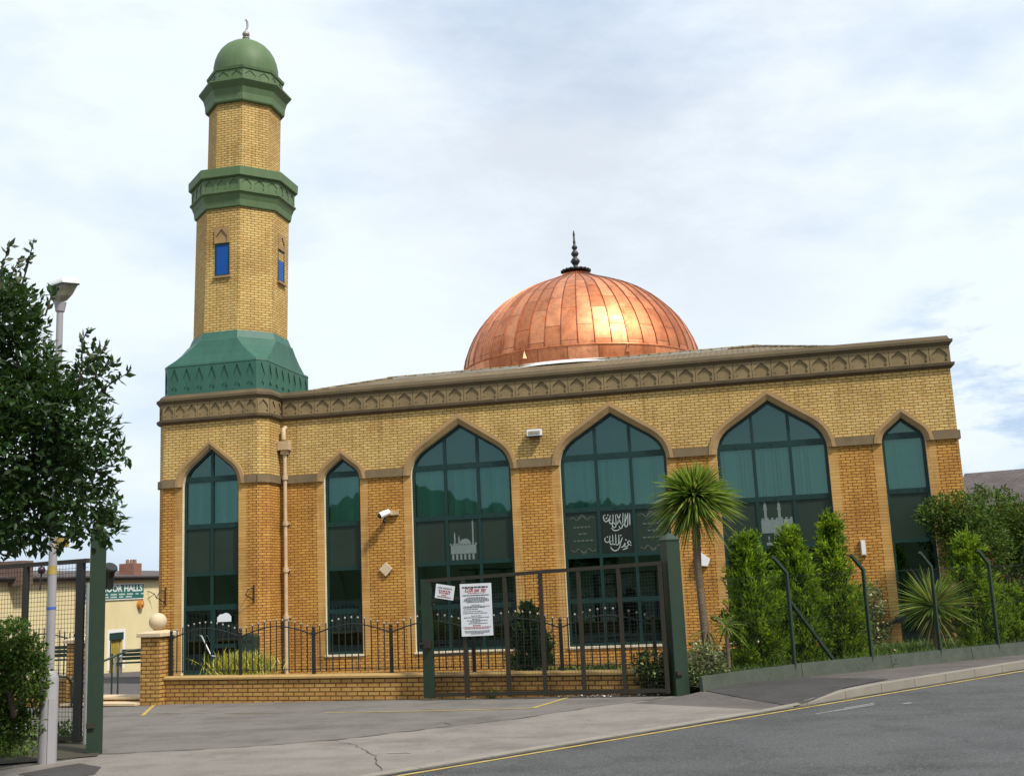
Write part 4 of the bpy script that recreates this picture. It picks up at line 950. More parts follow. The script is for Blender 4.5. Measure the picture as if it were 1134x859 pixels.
# green handrails by the steps and benches in the courtyard
a = WP(-1.95, .28, 0); mb = MB(); hz = lambda o: .95
for dx in (0., .16):
    b = WP(-1.92 + dx, .3, 0); e = WP(-1.92 + dx, -.7, 0)
    mb.tube([V(b.x, b.y, -.03), V(b.x, b.y, .62)], .018, 6); mb.tube([V(e.x, e.y, .1), V(e.x, e.y, .95)], .018, 6)
b, e = WP(-1.92, .45, .52), WP(-1.80, -1.0, .98); mb.tube([b, WP(-1.92, .25, .66), e, WP(-1.5, -1.2, 1.0)], .024, 8)
tag(mb.build('handrail', 'dgreen', None, WP(-1.9, 0, 0)), 'green tubular handrail beside the entrance steps', 'handrail')
mb = MB(); b, e = WP(-2.0, .5, .55), WP(-2.0, .32, .02); mb.tube([e, WP(-2.0, .34, .45), WP(-2.02, .42, .58), WP(-2.1, .6, .62), WP(-2.3, .72, .60)], .024, 8)
tag(mb.build('handrail', 'black', None, WP(-2, .3, 0)), 'black curved handrail end in front of the left gate pier', 'handrail')
def bench(px, py, d, rz, label):
    p = PD(px, py, d); z0 = p.z; t = thing('bench', label, 'bench', (0, 0, 0), 'benches in the courtyard')
    mb = MB()
    for k in range(3): mb.box(-.8, .8, -.22 + k * .16, -.09 + k * .16, .42, .46)
    mb.build('seat', 'dgreen', t); mb = MB()
    for k in range(3): mb.box(-.8, .8, .26 + .03 * k, .29 + .03 * k, .52 + k * .13, .63 + k * .13)
    mb.build('backrest', 'dgreen', t)
    for sx in (-.72, .72):
        mb = MB(); mb.box(sx - .035, sx + .035, -.24, -.17, 0, .62); mb.box(sx - .035, sx + .035, .22, .29, 0, .9); mb.box(sx - .035, sx + .035, -.2, .25, .34, .42); mb.box(sx - .04, sx + .04, -.26, .26, .62, .66); mb.build('leg', 'white', t)
    t.location = (p.x, p.y, z0); t.rotation_euler.z = rz
bench(152, 747, 38.5, math.radians(8), 'green slatted bench with white ends on the tarmac beyond the ball-topped pier')
bench(70, 745, 36.5, math.radians(10), 'green slatted bench seen through the mesh gate')

# ================================================================== GATES
def gpost(px0, px1, base, top, label, w=.21):
    B = PG(*base); zt = up(B, top); p = thing('gate_post', label, 'post', B, 'green steel gate posts')
    a = math.atan2(DS.y, DS.x) - .35; ax, ay = V(math.cos(a), math.sin(a), 0), V(-math.sin(a), math.cos(a), 0)
    c = V(B.x, B.y, 0) + ay * w / 2; mb = MB(); mb.obox(c + V(0, 0, (B.z - .3 + zt) / 2), ax, ay, V(0, 0, 1), w / 2, w / 2, (zt - B.z + .3) / 2)
    mb.build('shaft', 'dgreen', p); f = lambda r, z: [c + ax * (r * i) + ay * (r * j) + V(0, 0, z) for i, j in ((-1, -1), (1, -1), (1, 1), (-1, 1))]
    mb = MB(); mb.ring([f(w / 2 + .012, zt), f(w / 2 + .012, zt + .02), f(.02, zt + .12)], capb=True); mb.build('cap', 'dgreen', p)
    for z in (B.z + .35, zt - .45): mb = MB(); mb.obox(c - ay * (w / 2 + .02) - ax * .05 + V(0, 0, z), ax, ay, V(0, 0, 1), .05, .02, .03); mb.build('hinge', 'rustbar', p); return c, zt
gpost(0, 0, (757, 770), 598, 'tall green gate post standing between the mesh gate and the planted fence', .235)
gpost(0, 0, (104, 835), 590, 'tall green gate post beside the lamp column, leaves over its top', .19)
def weld(mb, A, B, z0f, z1f, pitch, r, n=4):
    d = (B - A); L = math.hypot(d.x, d.y); dh = V(d.x, d.y, 0).normalized()
    k = int(L / pitch)
    for i in range(1, k):
        t = i / k; p = A.lerp(B, t); mb.tube([V(p.x, p.y, z0f(t)), V(p.x, p.y, z1f(t))], r, n, cap=False, smooth=False)
    h = z1f(0) - z0f(0); m = int(h / pitch)
    for j in range(1, m):
        u = j / m; a, b = A.copy(), B.copy(); a.z = z0f(0) + (z1f(0) - z0f(0)) * u; b.z = z0f(1) + (z1f(1) - z0f(1)) * u; mb.tube([a, b], r, n, cap=False, smooth=False)
def gate(A, B, zt0, zt1, stiles, label, wthick, mr=.0022, pitch=.055, door=False, m='rustbar'):
    g_ = thing('mesh_gate', label, 'gate', (A + B) / 2); d = V(B.x - A.x, B.y - A.y, 0).normalized()
    zb0, zb1 = A.z + .06, B.z + .06; zt = lambda t: zt0 + (zt1 - zt0) * t; zb = lambda t: zb0 + (zb1 - zb0) * t
    P = lambda t, z: V(A.x + (B.x - A.x) * t, A.y + (B.y - A.y) * t, z)
    mb = MB(); mb.bar(P(0, zt(0) - .03), P(1, zt(1) - .03), .06, .06); mb.build('top_rail', m, g_)
    mb = MB(); mb.bar(P(0, zb(0) + .03), P(1, zb(1) + .03), .05, .06); mb.build('bottom_rail', m, g_)
    for t, w in stiles: mb = MB(); mb.bar(P(t, zb(t) - .02), P(t, zt(t)), .055, w, d); mb.build('stile', ('black' if mr > .0025 else 'dgreen') if w > .09 else m, g_)
    mb = MB(); weld(mb, P(0, 0), P(1, 0), zb, lambda t: zt(t) - .06, pitch, mr); mb.build('mesh_infill', 'mesh', g_)
    return g_, P, d
# right leaf, swung in along the low wall
LA, LB = PG(476, 775), PG(741, 770.5)
ztA, ztB = up(LA, 641), up(LB, 621)
ts = lambda px: ((lambda r_: ((LA.x - CAM.x) * r_.y - (LA.y - CAM.y) * r_.x) / -((LB.x - LA.x) * r_.y - (LB.y - LA.y) * r_.x))(ray(px, 720)))
gR, PRt, gdir = gate(LA, LB, ztA, ztB, [(0., .20), (ts(516), .075), (ts(562), .06), (ts(602), .06), (ts(645), .06), (ts(690), .06), (ts(737), .07)], 'open green mesh gate leaf with two white notices in front of the low wall', .05)
gn = V(gdir.y, -gdir.x, 0)
mb = MB(); mb.bar(PRt(.02, up(LA, 665)), PRt(ts(516), up(LA, 665) + .03), .05, .05); mb.build('wicket_rail', 'rustbar', gR)
mb = MB(); mb.bar(PRt(ts(480), LA.z + .75), PRt(ts(516), LA.z + .78), .03, .03); mb.build('wicket_rail', 'rustbar', gR)
mb = MB(); q = PRt(ts(476), 1.05); mb.obox(q + gn * .08, gdir, gn, V(0, 0, 1), .05, .04, .07); mb.tube([q + gn * .09 - gdir * .14, q + gn * .09], .02, 6); mb.build('lock', 'rustbar', gR)
# left leaf, folded back behind the lamp column
A2, B2 = PG(-70, 822), PG(93, 825)
zA2, zB2 = up(A2, 630), up(B2, 618)
ts2 = lambda px: ((lambda r_: ((A2.x - CAM.x) * r_.y - (A2.y - CAM.y) * r_.x) / -((B2.x - A2.x) * r_.y - (B2.y - A2.y) * r_.x))(ray(px, 700)))
gL, PLt, gd2 = gate(A2, B2, zA2, zB2, [(ts2(-30), .08), (ts2(27), .085), (ts2(88), .13)], 'open dark mesh gate leaf behind the lamp column and hedge', .05, mr=.0030, pitch=.062, m='rustbar')
mb = MB(); q = PLt(ts2(97), 0); mb.tube([V(q.x, q.y, B2.z), V(q.x, q.y, up(B2, 645))], .03, 8); mb.build('drop_bolt', 'galv', gL)
# notices on the gate
def notice(corners, name, label, lines, redl):
    """corners: TL, TR, BR, BL in photo px on the gate plane"""
    nrm = gn
    def onp(px, py):
        d = ray(px, py); o = V(LA.x, LA.y, 0) + gn * .06; t = (o - CAM).dot(gn) / d.dot(gn); return CAM + d * t
    TL, TR, BR, BL = (onp(*c) for c in corners)
    t = thing(name, label, 'notice', (BL + BR) / 2)
    mb = MB(); P = [TL, BL, BR, TR]; Q = [p - gn * .012 for p in P]; mb.ring([Q, P], capb=True); mb.build('board', 'paper', t)
    f = lambda u, v: TL.lerp(TR, u).lerp(BL.lerp(BR, u), v) + gn * .003
    return t, f
nb, f = notice(((509, 646.5), (543.5, 645), (546, 703), (511.5, 704.5)), 'parking_notice', 'large white parking notice with red and black print wired to the mesh gate', 0, 0)
mbk, mbr = MB(), MB()
def dash(mb, f, v, h, u0, u1, wmin=.03, wmax=.09, gap=.014):
    u = u0
    while u < u1:
        w = min(random.uniform(wmin, wmax), u1 - u)
        if w > .008: mb.quad(f(u, v + h), f(u + w, v + h), f(u + w, v), f(u, v))
        u += w + gap
hgt = 1.0
dash(mbk, f, .055, .030, .08, .92, .05, .14, .02)
tm = text_mesh('£2.00 per day', .0665, lambda x, y: f(.5 + x * 1.85, .125 - y * 1.55), None, None, None, font_bold=.0016); merge(mbr, tm)
dash(mbr, f, .175, .012, .25, .78)
for v, u0, u1 in ((.215, .08, .93), (.262, .22, .80), (.284, .15, .88), (.306, .12, .92), (.328, .10, .92), (.350, .2, .8), (.405, .36, .64), (.432, .10, .94), (.452, .08, .8), (.485, .10, .55), (.525, .08, .70), (.560, .08, .86), (.61, .33, .66), (.642, .10, .92), (.672, .36, .62), (.700, .2, .85), (.725, .3, .62), (.755, .24, .86), (.90, .10, .92), (.925, .12, .9), (.95, .3, .72)): dash(mbk, f, v, .011 if v != .215 else .018, u0, u1)
for v, u0, u1, h in ((.79, .38, .62, .018), (.825, .06, .95, .012), (.850, .1, .9, .012)): dash(mbr, f, v, h, u0, u1)
mbk.build('print', 'ink', nb); mbr.build('red_print', 'red', nb)
nb, f = notice(((483, 646), (503.5, 649), (501.5, 664.5), (481.5, 661.5)), 'parking_notice', 'small tilted white notice with red print high on the mesh gate', 0, 0)
mbk, mbr = MB(), MB()
tm = text_mesh('CAR PARKING', .13, lambda x, y: f(.5 + x * .92, .24 - y * 1.2), None, None, None, font_bold=.003); merge(mbk, tm)
dash(mbr, f, .38, .09, .18, .85, .06, .16, .03); dash(mbr, f, .53, .09, .2, .8, .06, .16, .03); dash(mbr, f, .70, .06, .36, .64, .05, .1); dash(mbr, f, .82, .06, .14, .88, .05, .1)
mbk.build('print', 'ink', nb); mbr.build('red_print', 'red', nb)

def at_fence(px, back):                                             # garden position in photo column px, 'back' metres behind the fence
    r_ = ray(px, 720); o, q = SN(0, nf(0) - back), SN(10, nf(10) - back); dx, dy = q.x - o.x, q.y - o.y; det = r_.x * dy - r_.y * dx
    t = ((o.x - CAM.x) * dy - (o.y - CAM.y) * dx) / det; return CAM.x + r_.x * t, CAM.y + r_.y * t
# ================================================================== CHAIN-LINK FENCE
fsx = [toSN((*at_fence(px, 0), 0))[0] for px in (878.5, 964.5, 1041, 1106)]
fs0 = _fa[0]; fsl = fsx + [fsx[-1] + 1.9, fsx[-1] + 3.8, fsx[-1] + 5.7]
fence = thing('chain_link_fence', 'dark green chain-link fence with cranked posts on a concrete base beside the footway', 'fence', SN(fsx[0], nf(fsx[0])))
def FP(s, z=0., out=0.): p = SN(s, nf(s) + out); return V(p.x, p.y, G(p.x, p.y) + hk(s) + z)
for s in fsl:
    mb = MB(); mb.bar(FP(s, -.1), FP(s, 1.74), .05, .05, DS.to_3d()); mb.bar(FP(s, 1.72), FP(s - .33, 1.98, .06), .05, .05); mb.build('post', 'dgreen', fence)
mb = MB(); mb.bar(FP(fsx[0] + .05, 1.25, -.03), FP(fsx[0] + 1.0, .2, -.1), .05, .05); mb.build('brace', 'dgreen', fence)
mb = MB(); ss = fs0 + .05; cuts = []
while ss < fsl[-1]:
    e = ss + 2.05; a, b = FP(ss, -.12, .05), FP(e - .012, -.12, .05); a2, b2 = FP(ss, .235, .02), FP(e - .012, .235, .02); n3 = V(DN.x, DN.y, 0)
    P = [a, b, b2, a2]; Q = [p - n3 * .07 for p in P]; Q[2] -= V(0, 0, .0); mb.ring([Q, P], capb=True); ss = e
MT['gravelboard'] = mat('mossy_concrete', (.085, .095, .072), .9, scale=5., col2=(.045, .055, .04), bmp=.4, fine=.3)
mb.build('gravel_board', 'gravelboard', fence)
mb = MB(); z0, z1 = .22, 1.70; H_ = z1 - z0; pit = .075; s = fs0 + .1; e = fsl[-1]
k = int((e - s + H_) / pit)
for i in range(k):
    for sg in (1, -1):
        sa = s + i * pit - (H_ if sg > 0 else 0); sb = sa + sg * H_ if sg > 0 else sa - H_
        if sg > 0: a0, a1, za, zb_ = sa, sa + H_, z0, z1
        else: a0, a1, za, zb_ = s + i * pit - H_, s + i * pit, z1, z0
        if a1 < s or a0 > e: continue
        if a0 < s: za += (zb_ - za) * (s - a0) / (a1 - a0); a0 = s
        if a1 > e: zb_ -= (zb_ - za) * (a1 - e) / (a1 - a0); a1 = e
        mb.tube([FP(a0, za), FP(a1, zb_)], .0013, 3, cap=False, smooth=False)
for z in (z1, 1.0, z0 + .05): mb.tube([FP(s, z), FP(e, z)], .0028, 4, cap=False)
mb.build('wire_mesh', 'mesh', fence)

# ================================================================== LAMP COLUMN
B = PG(52, 845); col = thing('street_lamp', 'grey street lamp column with stout base and boxy lantern beside the left gate post', 'street lamp', B)
ztop = up(B, 340); zj = up(B, 744)
mb = MB(); mb.lathe([(.105, B.z - .1), (.105, zj - .08), (.095, zj - .03), (.06, zj + .02)], B - V(0, 0, B.z), 24)
mb.build('base', 'grey', col)
mb = MB(); mb.obox(B + V(.085, -.055, zj - B.z - .72), V(.6, .8, 0), V(.8, -.6, 0), V(0, 0, 1), .045, .012, .42); mb.build('access_door', 'grey', col)
mb = MB(); mb.lathe([(.052, zj), (.052, zj + .9), (.045, (zj + ztop) / 2), (.040, ztop)], B - V(0, 0, B.z), 16); mb.build('shaft', 'grey', col)
mb = MB(); z = up(B, 632); mb.lathe([(.0535, z - .04), (.0535, z + .06)], B - V(0, 0, B.z), 16); mb.build('yellow_band', 'yellow', col)
mb = MB(); z = up(B, 673); mb.lathe([(.056, z - .015), (.056, z + .015)], B - V(0, 0, B.z), 16); mb.build('blue_band', 'blue', col)
mb = MB(); z = up(B, 601); mb.obox(V(B.x + .12, B.y - .01, z), V(1, 0, 0), V(0, 1, 0), V(0, 0, 1), .1, .008, .06); mb.build('number_plate', 'yellow', col)
# lantern: post-top box tipped up towards the road
c = V(B.x, B.y, ztop); ax = V(.93, -.37, 0); up_ = V(0, 0, 1); ay = V(.37, .93, 0)
tp = (ax * -.05 + up_ * 1).normalized()
mb = MB(); mb.tube([c - up_ * .06, c + up_ * .06], [.055, .075], 14); mb.build('spigot', 'grey', col)
f = lambda w, d_, o, z: [c + ax * (o - w) + ay * (-d_) + up_ * z, c + ax * (o + w) + ay * (-d_) + up_ * (z), c + ax * (o + w) + ay * d_ + up_ * (z + .03), c + ax * (o - w) + ay * d_ + up_ * (z + .03)]
mb = MB(); mb.ring([f(.06, .05, .0, .05), f(.11, .08, .02, .12), f(.145, .11, .05, .24), f(.15, .115, .06, .255)], capb=True); mb.build('bowl', 'lampglass', col)
mb = MB(); mb.ring([f(.155, .12, .06, .25), f(.155, .12, .062, .285), f(.14, .105, .06, .33), f(.09, .06, .06, .355)], capb=True, smooth=False); mb.build('canopy', 'white', col)
mb = MB(); mb.obox(c + ax * .055 + ay * -.108 + up_ * .2, ax, ay, up_, .06, .004, .016)
mb.build('lamp_tube', 'black', col)
mb = MB(); mb.ring([f(.157, .122, .06, .243), f(.157, .122, .06, .262)], capt=False); mb.build('rim', 'black', col)

# ================================================================== HALL ON THE LEFT
HX = -28.0; hall = thing('rendered_hall', 'low cream rendered hall with dark roof edge left of the mosque', 'building', (HX, 12, -1.3))
ze = 2.92; y0, y1 = -12., 26.
def HY(px):                                                          # where a photo column meets the hall wall
    d = ray(px, 690); t = (HX - CAM.x) / d.x; return CAM.y + d.y * t
def HZ(px, py): d = ray(px, py); return CAM.z + d.z * ((HX - CAM.x) / d.x)
da, db, dtop = HY(122), HY(136), HZ(130, 700)
mb = MB()
mb.plate([(y0, -2.2), (y1, -2.2), (y1, ze), (y0, ze)], [[(da, -1.5), (db, -1.5), (db, dtop), (da, dtop)]], lambda a, b: V(HX, a, b), V(1, 0, 0), .18)
mb.box(HX - 9, HX - .2, y0, y1, -2.2, ze - .02); mb.build('wall', 'render', hall)
mb = MB(); mb.box(HX - .12, HX - .10, da, db, -1.5, dtop); 
for k in range(6): mb.box(HX - .10, HX - .07, da + .06 + k * (db - da) / 6, da + (k + .8) * (db - da) / 6, -1.45, dtop - .32)
dr = mb.build('door', mat('ochre_boards', (.42, .30, .05), .6, scale=6., col2=(.26, .22, .04)), hall)
mb = MB(); mb.box(HX - .16, HX + .02, da - .06, db + .06, dtop - .30, dtop - .004); mb.box(HX - .15, HX + .01, da + .002, da + .08, -1.5, dtop - .3); mb.build('door_frame', 'frame', dr)
mb = MB(); mb.box(HX - .02, HX + .012, da - .18, da - .005, -1., dtop + .14); mb.box(HX - .02, HX + .012, db + .065, db + .2, -1., dtop + .14); mb.box(HX - .02, HX + .011, da - .005, db + .065, dtop + .002, dtop + .14); mb.build('door_surround', 'white', dr)
mb = MB(); mb.box(HX - .1, HX + .22, y0, y1, ze - .02, ze + .16); mb.tube([V(HX + .27, y0, ze + .12), V(HX + .27, y1, ze + .12)], .07, 8); mb.build('fascia', 'fascia', hall)
mb = MB(); mb.add([V(HX + .30, y0, ze + .17), V(HX + .30, y1, ze + .17), V(HX - 4.5, y1, ze + .62), V(HX - 4.5, y0, ze + .62), V(HX - 9.2, y1, ze + .1), V(HX - 9.2, y0, ze + .1)], [(0, 1, 2, 3), (3, 2, 4, 5)]); rf = mb.build('roof', 'slate', hall)
mb = MB(); yc = HY(144.5); cxh = HX - 1.2; pc = PD(144.5, 625, 51)
mb.box(pc.x - .38, pc.x + .38, pc.y - .34, pc.y + .34, ze, pc.z + .05); mb.build('chimney', 'redbrick', rf)
mb = MB()
for k in (-.14, .05, .2): mb.lathe([(.09, pc.z + .04), (.07, pc.z + .24)], (pc.x + k * .5, pc.y + k, 0), 10)
mb.build('chimney_pot', mat('clay_pot', (.25, .16, .11), .8), rf)
mb = MB(); pc = PD(18, 624, 42); mb.box(pc.x - .5, pc.x + .5, pc.y - .35, pc.y + .35, ze - .2, pc.z + .1); mb.build('chimney', mat('brown_render', (.16, .10, .075), .8), rf)
pc = PD(121.5, 634, 46.5); mb = MB(); mb.tube([pc + V(0, 0, -.7), pc + V(.02, 0, -.05), pc + V(.12, -.1, .22)], [.16, .18, .26], 12); mb.tube([pc + V(.12, -.1, .22), pc + V(.16, -.12, .27)], [.30, .26], 12)
tag(mb.build('roof_cowl', 'black', None, pc), 'black angled ventilation cowl on the hall roof edge', 'cowl')
# hall sign
sg = thing('hall_sign', 'green sign board lettered NOOR HALLS on the cream hall wall', 'sign', V(HX + .05, HY(135), HZ(135, 655)))
ya, yb2 = HY(84), HY(157.5); z1_, z0_ = HZ(130, 646.8), HZ(130, 663)
mb = MB(); mb.box(HX + .012, HX + .05, ya, yb2, z0_, z1_); mb.build('board', 'signgreen', sg)
mb = MB(); mb.box(HX + .011, HX + .056, ya - .03, yb2 + .03, z1_, z1_ + .035); mb.box(HX + .011, HX + .056, ya - .03, yb2 + .03, z0_ - .035, z0_); mb.build('edging', 'white', sg)
h = z1_ - z0_; yt0, yt1 = HY(110), HY(155.8)
tm = text_mesh('NOOR HALLS', h * .62, lambda x, y: V(HX + .054, (yt0 + yt1) / 2 + x, z1_ - h * .30 + y), None, None, None, font_bold=.012)
wid = max(v[1] for v in tm.v) - min(v[1] for v in tm.v); kx = (yt1 - yt0) / wid
tm.v = [(v[0], (yt0 + yt1) / 2 + (v[1] - (yt0 + yt1) / 2) * kx, v[2]) for v in tm.v]; tm.build('lettering', 'wlet', sg)
mb = MB()
for vv, ua, ub in ((.68, ya + .1, yb2 - .1), (.86, ya + .2, yb2 - .9)):
    u = ua
    while u < ub:
        l = random.uniform(.25, .6); n = int(l / .085)
        for k in range(n): mb.quad(V(HX + .053, u + k * .085, z1_ - h * (vv + .045)), V(HX + .053, u + k * .085 + .06, z1_ - h * (vv + .045)), V(HX + .053, u + k * .085 + .06, z1_ - h * (vv - .045)), V(HX + .053, u + k * .085, z1_ - h * (vv - .045)))
        u += l + .12
mb.build('small_lettering', 'wlet', sg)
p = V(HX, HY(153.5), HZ(153.5, 669)); mb = MB(); mb.tube([p + V(.004, 0, 0), p + V(.16, 0, 0)], .2, 16); mb.tube([p + V(.16, 0, 0), p + V(.22, 0, 0)], [.14, .05], 12)
tag(mb.build('alarm_bell', 'orange', None, p), 'small round alarm bell below the green sign', 'alarm')
bp = V(HX, HY(163), HZ(163, 659)); mb = MB(); mb.tube([bp + V(.01, 0, .2), bp + V(.3, .1, .05), bp + V(.35, .2, -.15)], .02, 6); mb.tube([bp + V(.01, 0, -.15), bp + V(.3, .1, .05)], .015, 6)
tag(mb.build('hook_bracket', 'black', None, bp), 'black iron scroll bracket on the cream wall right of the sign', 'bracket')
pk = PD(46, 631, 30); mb = MB(); mb.lathe([(.0, -.11), (.07, -.09), (.11, 0), (.07, .09), (0, .11)], pk, 14); mb.tube([pk + V(0, 0, -.1), pk + V(-.03, 0, -.55)], .025, 6); 
tag(mb.build('round_lamp', mat('dark_purple_globe', (.05, .02, .04), .25), None, pk), 'dark globe lamp seen over the mesh gate left of the lamp column', 'globe lamp')

# house beyond the shrubs on the right
hp = PD(1120, 520, 47); zr = hp.z
ho = thing('house', 'slate roofed house mostly hidden behind the dark shrub at the right', 'house', (hp.x, hp.y, 0))
mb = MB(); ux = V(.98, -.2, 0); uy = V(.2, .98, 0); O = V(hp.x - 2.2, hp.y, 0)
f = lambda a, b, z: O + ux * a + uy * b + V(0, 0, z)
mb.obox(f(7, 4, zr - 3.8), ux, uy, V(0, 0, 1), 7, 4, 2.4); mb.build('wall', 'redbrick', ho)
mb = MB(); mb.add([f(-.4, -.4, zr - 1.5), f(14.4, -.4, zr - 1.5), f(13.6, 4, zr + .35), f(.2, 4, zr + .25), f(14.4, 8.4, zr - 1.5), f(-.4, 8.4, zr - 1.5)], [(0, 1, 2, 3), (3, 2, 4, 5), (1, 4, 2), (0, 3, 5)]); mb.build('roof', 'slate', ho)

# ================================================================== PLANTS
def plant(name, label, cat, loc, group=None): return thing(name, label, cat, loc, group)
def trunk(parent, paths, m='bark', name='trunk'):
    mb = MB()
    for pts, r in paths: mb.tube(pts, r, 8)
    return mb.build(name, m, parent)
# large laurel-leaved tree at the left edge
tc = PD(-8, 470, 10.9); tb = PG(-75, 862)
tr = plant('evergreen_tree', 'large dark glossy-leaved tree overhanging the lamp column at the left edge', 'tree', V(tb.x, tb.y, G(tb.x, tb.y)))
cl = []
spots = [(-30, 350, .55), (10, 352, .33), (30, 340, .18), (46, 405, .20), (5, 420, .55), (95, 420, .22), (70, 460, .42), (30, 500, .55), (95, 480, .27), (60, 530, .45), (100, 530, .27), (85, 555, .30), (20, 570, .40), (-30, 470, .6), (-30, 570, .5), (110, 445, .18), (118, 415, .15), (122, 508, .17), (100, 585, .22), (60, 580, .30), (-60, 400, .6), (-80, 520, .6), (75, 500, .3), (0, 322, .22), (34, 374, .22), (112, 475, .15), (105, 398, .14), (0, 595, .26), (118, 560, .2), (36, 436, .40), (38, 590, .22), (116, 592, .14)]
for px, py, r in spots:
    for k in range(2 if r > .3 else 1):
        cl.append((PD(px + random.uniform(-6, 6), py + random.uniform(-6, 6), 10.9 + random.uniform(-.75, .55)), r * random.uniform(.8, 1.0)))
P, A, N, ci = clump_leaves(cl, 18500, .3)
mi = clump_mi(ci, len(P), (.56, .36, .08)); mi = np.where((mi == 2) & (RNG.random(len(P)) < .6), 1, mi)
twigs = []; tP, tA, tN = [], [], []
for (x0, y0_, x1, y1_) in ((20, 330, 38, 264), (0, 320, 12, 270), (8, 330, 22, 285), (80, 430, 118, 382), (85, 440, 128, 400), (100, 450, 146, 410), (90, 470, 135, 480), (100, 500, 136, 505), (95, 560, 138, 575), (90, 400, 98, 362), (100, 590, 136, 578), (50, 350, 58, 318), (95, 520, 132, 535), (70, 600, 66, 612), (40, 600, 45, 615), (15, 600, 10, 618), (100, 425, 122, 440), (100, 540, 128, 548)):
    dd = 10.9 + random.uniform(-.5, .4); a, b = PD(x0, y0_, dd), PD(x1, y1_, dd); mid = (a + b) / 2 + V(random.uniform(-.03, .03), 0, .04); twigs.append(([a, mid, b], [.010, .007, .003])); L = (b - a).length; n = int(L / .035) + 4
    for k in range(n):
        t = .15 + .85 * k / n; p = a.lerp(mid, t * 2) if t < .5 else mid.lerp(b, t * 2 - 1); sd = sphere_dirs(1)[0]
        tP.append(p); tA.append(np.array((b - a).normalized()) * .8 + sd * .9); tN.append(sd + np.array([0, 0, .7]))
P = np.vstack([P, np.array([list(p) for p in tP])]); A = np.vstack([A, np.array(tA)]); N = np.vstack([N, np.array(tN)]); mi = np.concatenate([mi, RNG.choice([0, 1, 2], len(tP), p=[.45, .3, .25]).astype(np.int32)])
crown = leaves_obj('crown', L_LAUREL, P, A, N, RNG.uniform(.06, .125, len(P)), RNG.uniform(.034, .058, len(P)), mi, tr)
c0 = PD(-60, 560, 10.9); tz = V(tb.x, tb.y, G(tb.x, tb.y) - .1)
trunk(tr, [([tz, tz.lerp(c0, .5) + V(.1, 0, 0), c0, PD(-20, 440, 10.9), PD(0, 340, 10.9)], [.13, .11, .09, .05, .02]), ([c0, PD(10, 530, 10.8), PD(70, 480, 10.8)], [.06, .04, .015]), ([c0, PD(20, 590, 10.9), PD(90, 570, 10.9)], [.05, .03, .012])] + twigs)
# hedge bush under it
hb = PG(12, 828); bush = plant('hedge_bush', 'rounded leafy bush in front of the mesh gate left of the lamp column', 'bush', V(hb.x, hb.y, G(hb.x, hb.y)))
cl = []
for px, py, r in ((0, 740, .34), (30, 745, .24), (10, 710, .26), (35, 720, .16), (-30, 750, .5), (20, 775, .24), (40, 765, .13), (0, 790, .25), (-40, 800, .4), (18, 692, .10), (-25, 715, .3), (44, 735, .10), (10, 808, .22), (32, 800, .18), (-20, 815, .3), (25, 725, .2), (46, 752, .1)): cl.append((PD(px, py, 12.5 + random.uniform(-.2, .25)), r))
P, A, N, ci = clump_leaves(cl, 13000, .3); leaves_obj('foliage', L_SHRUB, P, A, N, RNG.uniform(.04, .065, len(P)), RNG.uniform(.025, .038, len(P)), clump_mi(ci, len(P), (.5, .3, .2)), bush)
hz0 = V(hb.x, hb.y, G(hb.x, hb.y) - .05); trunk(bush, [([hz0, PD(15, 790, 12.5), PD(5, 740, 12.5)], [.05, .035, .012]), ([hz0 + V(-.2, 0, 0), PD(-10, 780, 12.5), PD(-20, 730, 12.5)], [.04, .03, .012])], name='stems')
def weeds(px, py, w, h, label, n=400, mats=L_GRASS, off=0., name='weed_clump', leaf=(.05, .12), wd=.02):
    b = PG(px, py, off); t = plant(name, label, 'weeds', b); P = np.array([list(b)]) + np.stack([RNG.normal(0, w * .5, n), RNG.normal(0, w * .3, n), RNG.random(n) ** 1.4 * h * .8], 1)
    A = RNG.normal(size=(n, 3)) * .6 + np.array([0, 0, .8]); N = sphere_dirs(n) + np.array([0, -.4, .3])
    leaves_obj('foliage', mats, P, A, N, RNG.uniform(*leaf, n), wd, RNG.integers(0, 3, n).astype(np.int32), t, fold=.1)
weeds(68, 822, .32, .32, 'green weeds at the foot of the mesh gate right of the lamp column', 420, L_SHRUB, leaf=(.04, .08), wd=.03)
weeds(15, 838, .42, .20, 'low straggling weeds on the verge left of the lamp column', 420, leaf=(.04, .09))
weeds(652, 769, .22, .42, 'bushy green weeds at the wall foot behind the mesh gate', 380, L_SHRUB, leaf=(.05, .1), wd=.035)
weeds(688, 769, .10, .36, 'thin upright weed at the wall foot right of the bushy weeds', 90, L_SHRUB, leaf=(.05, .1), wd=.03)
weeds(545, 773, .14, .14, 'small weed tuft at the gate foot below the large notice', 90)
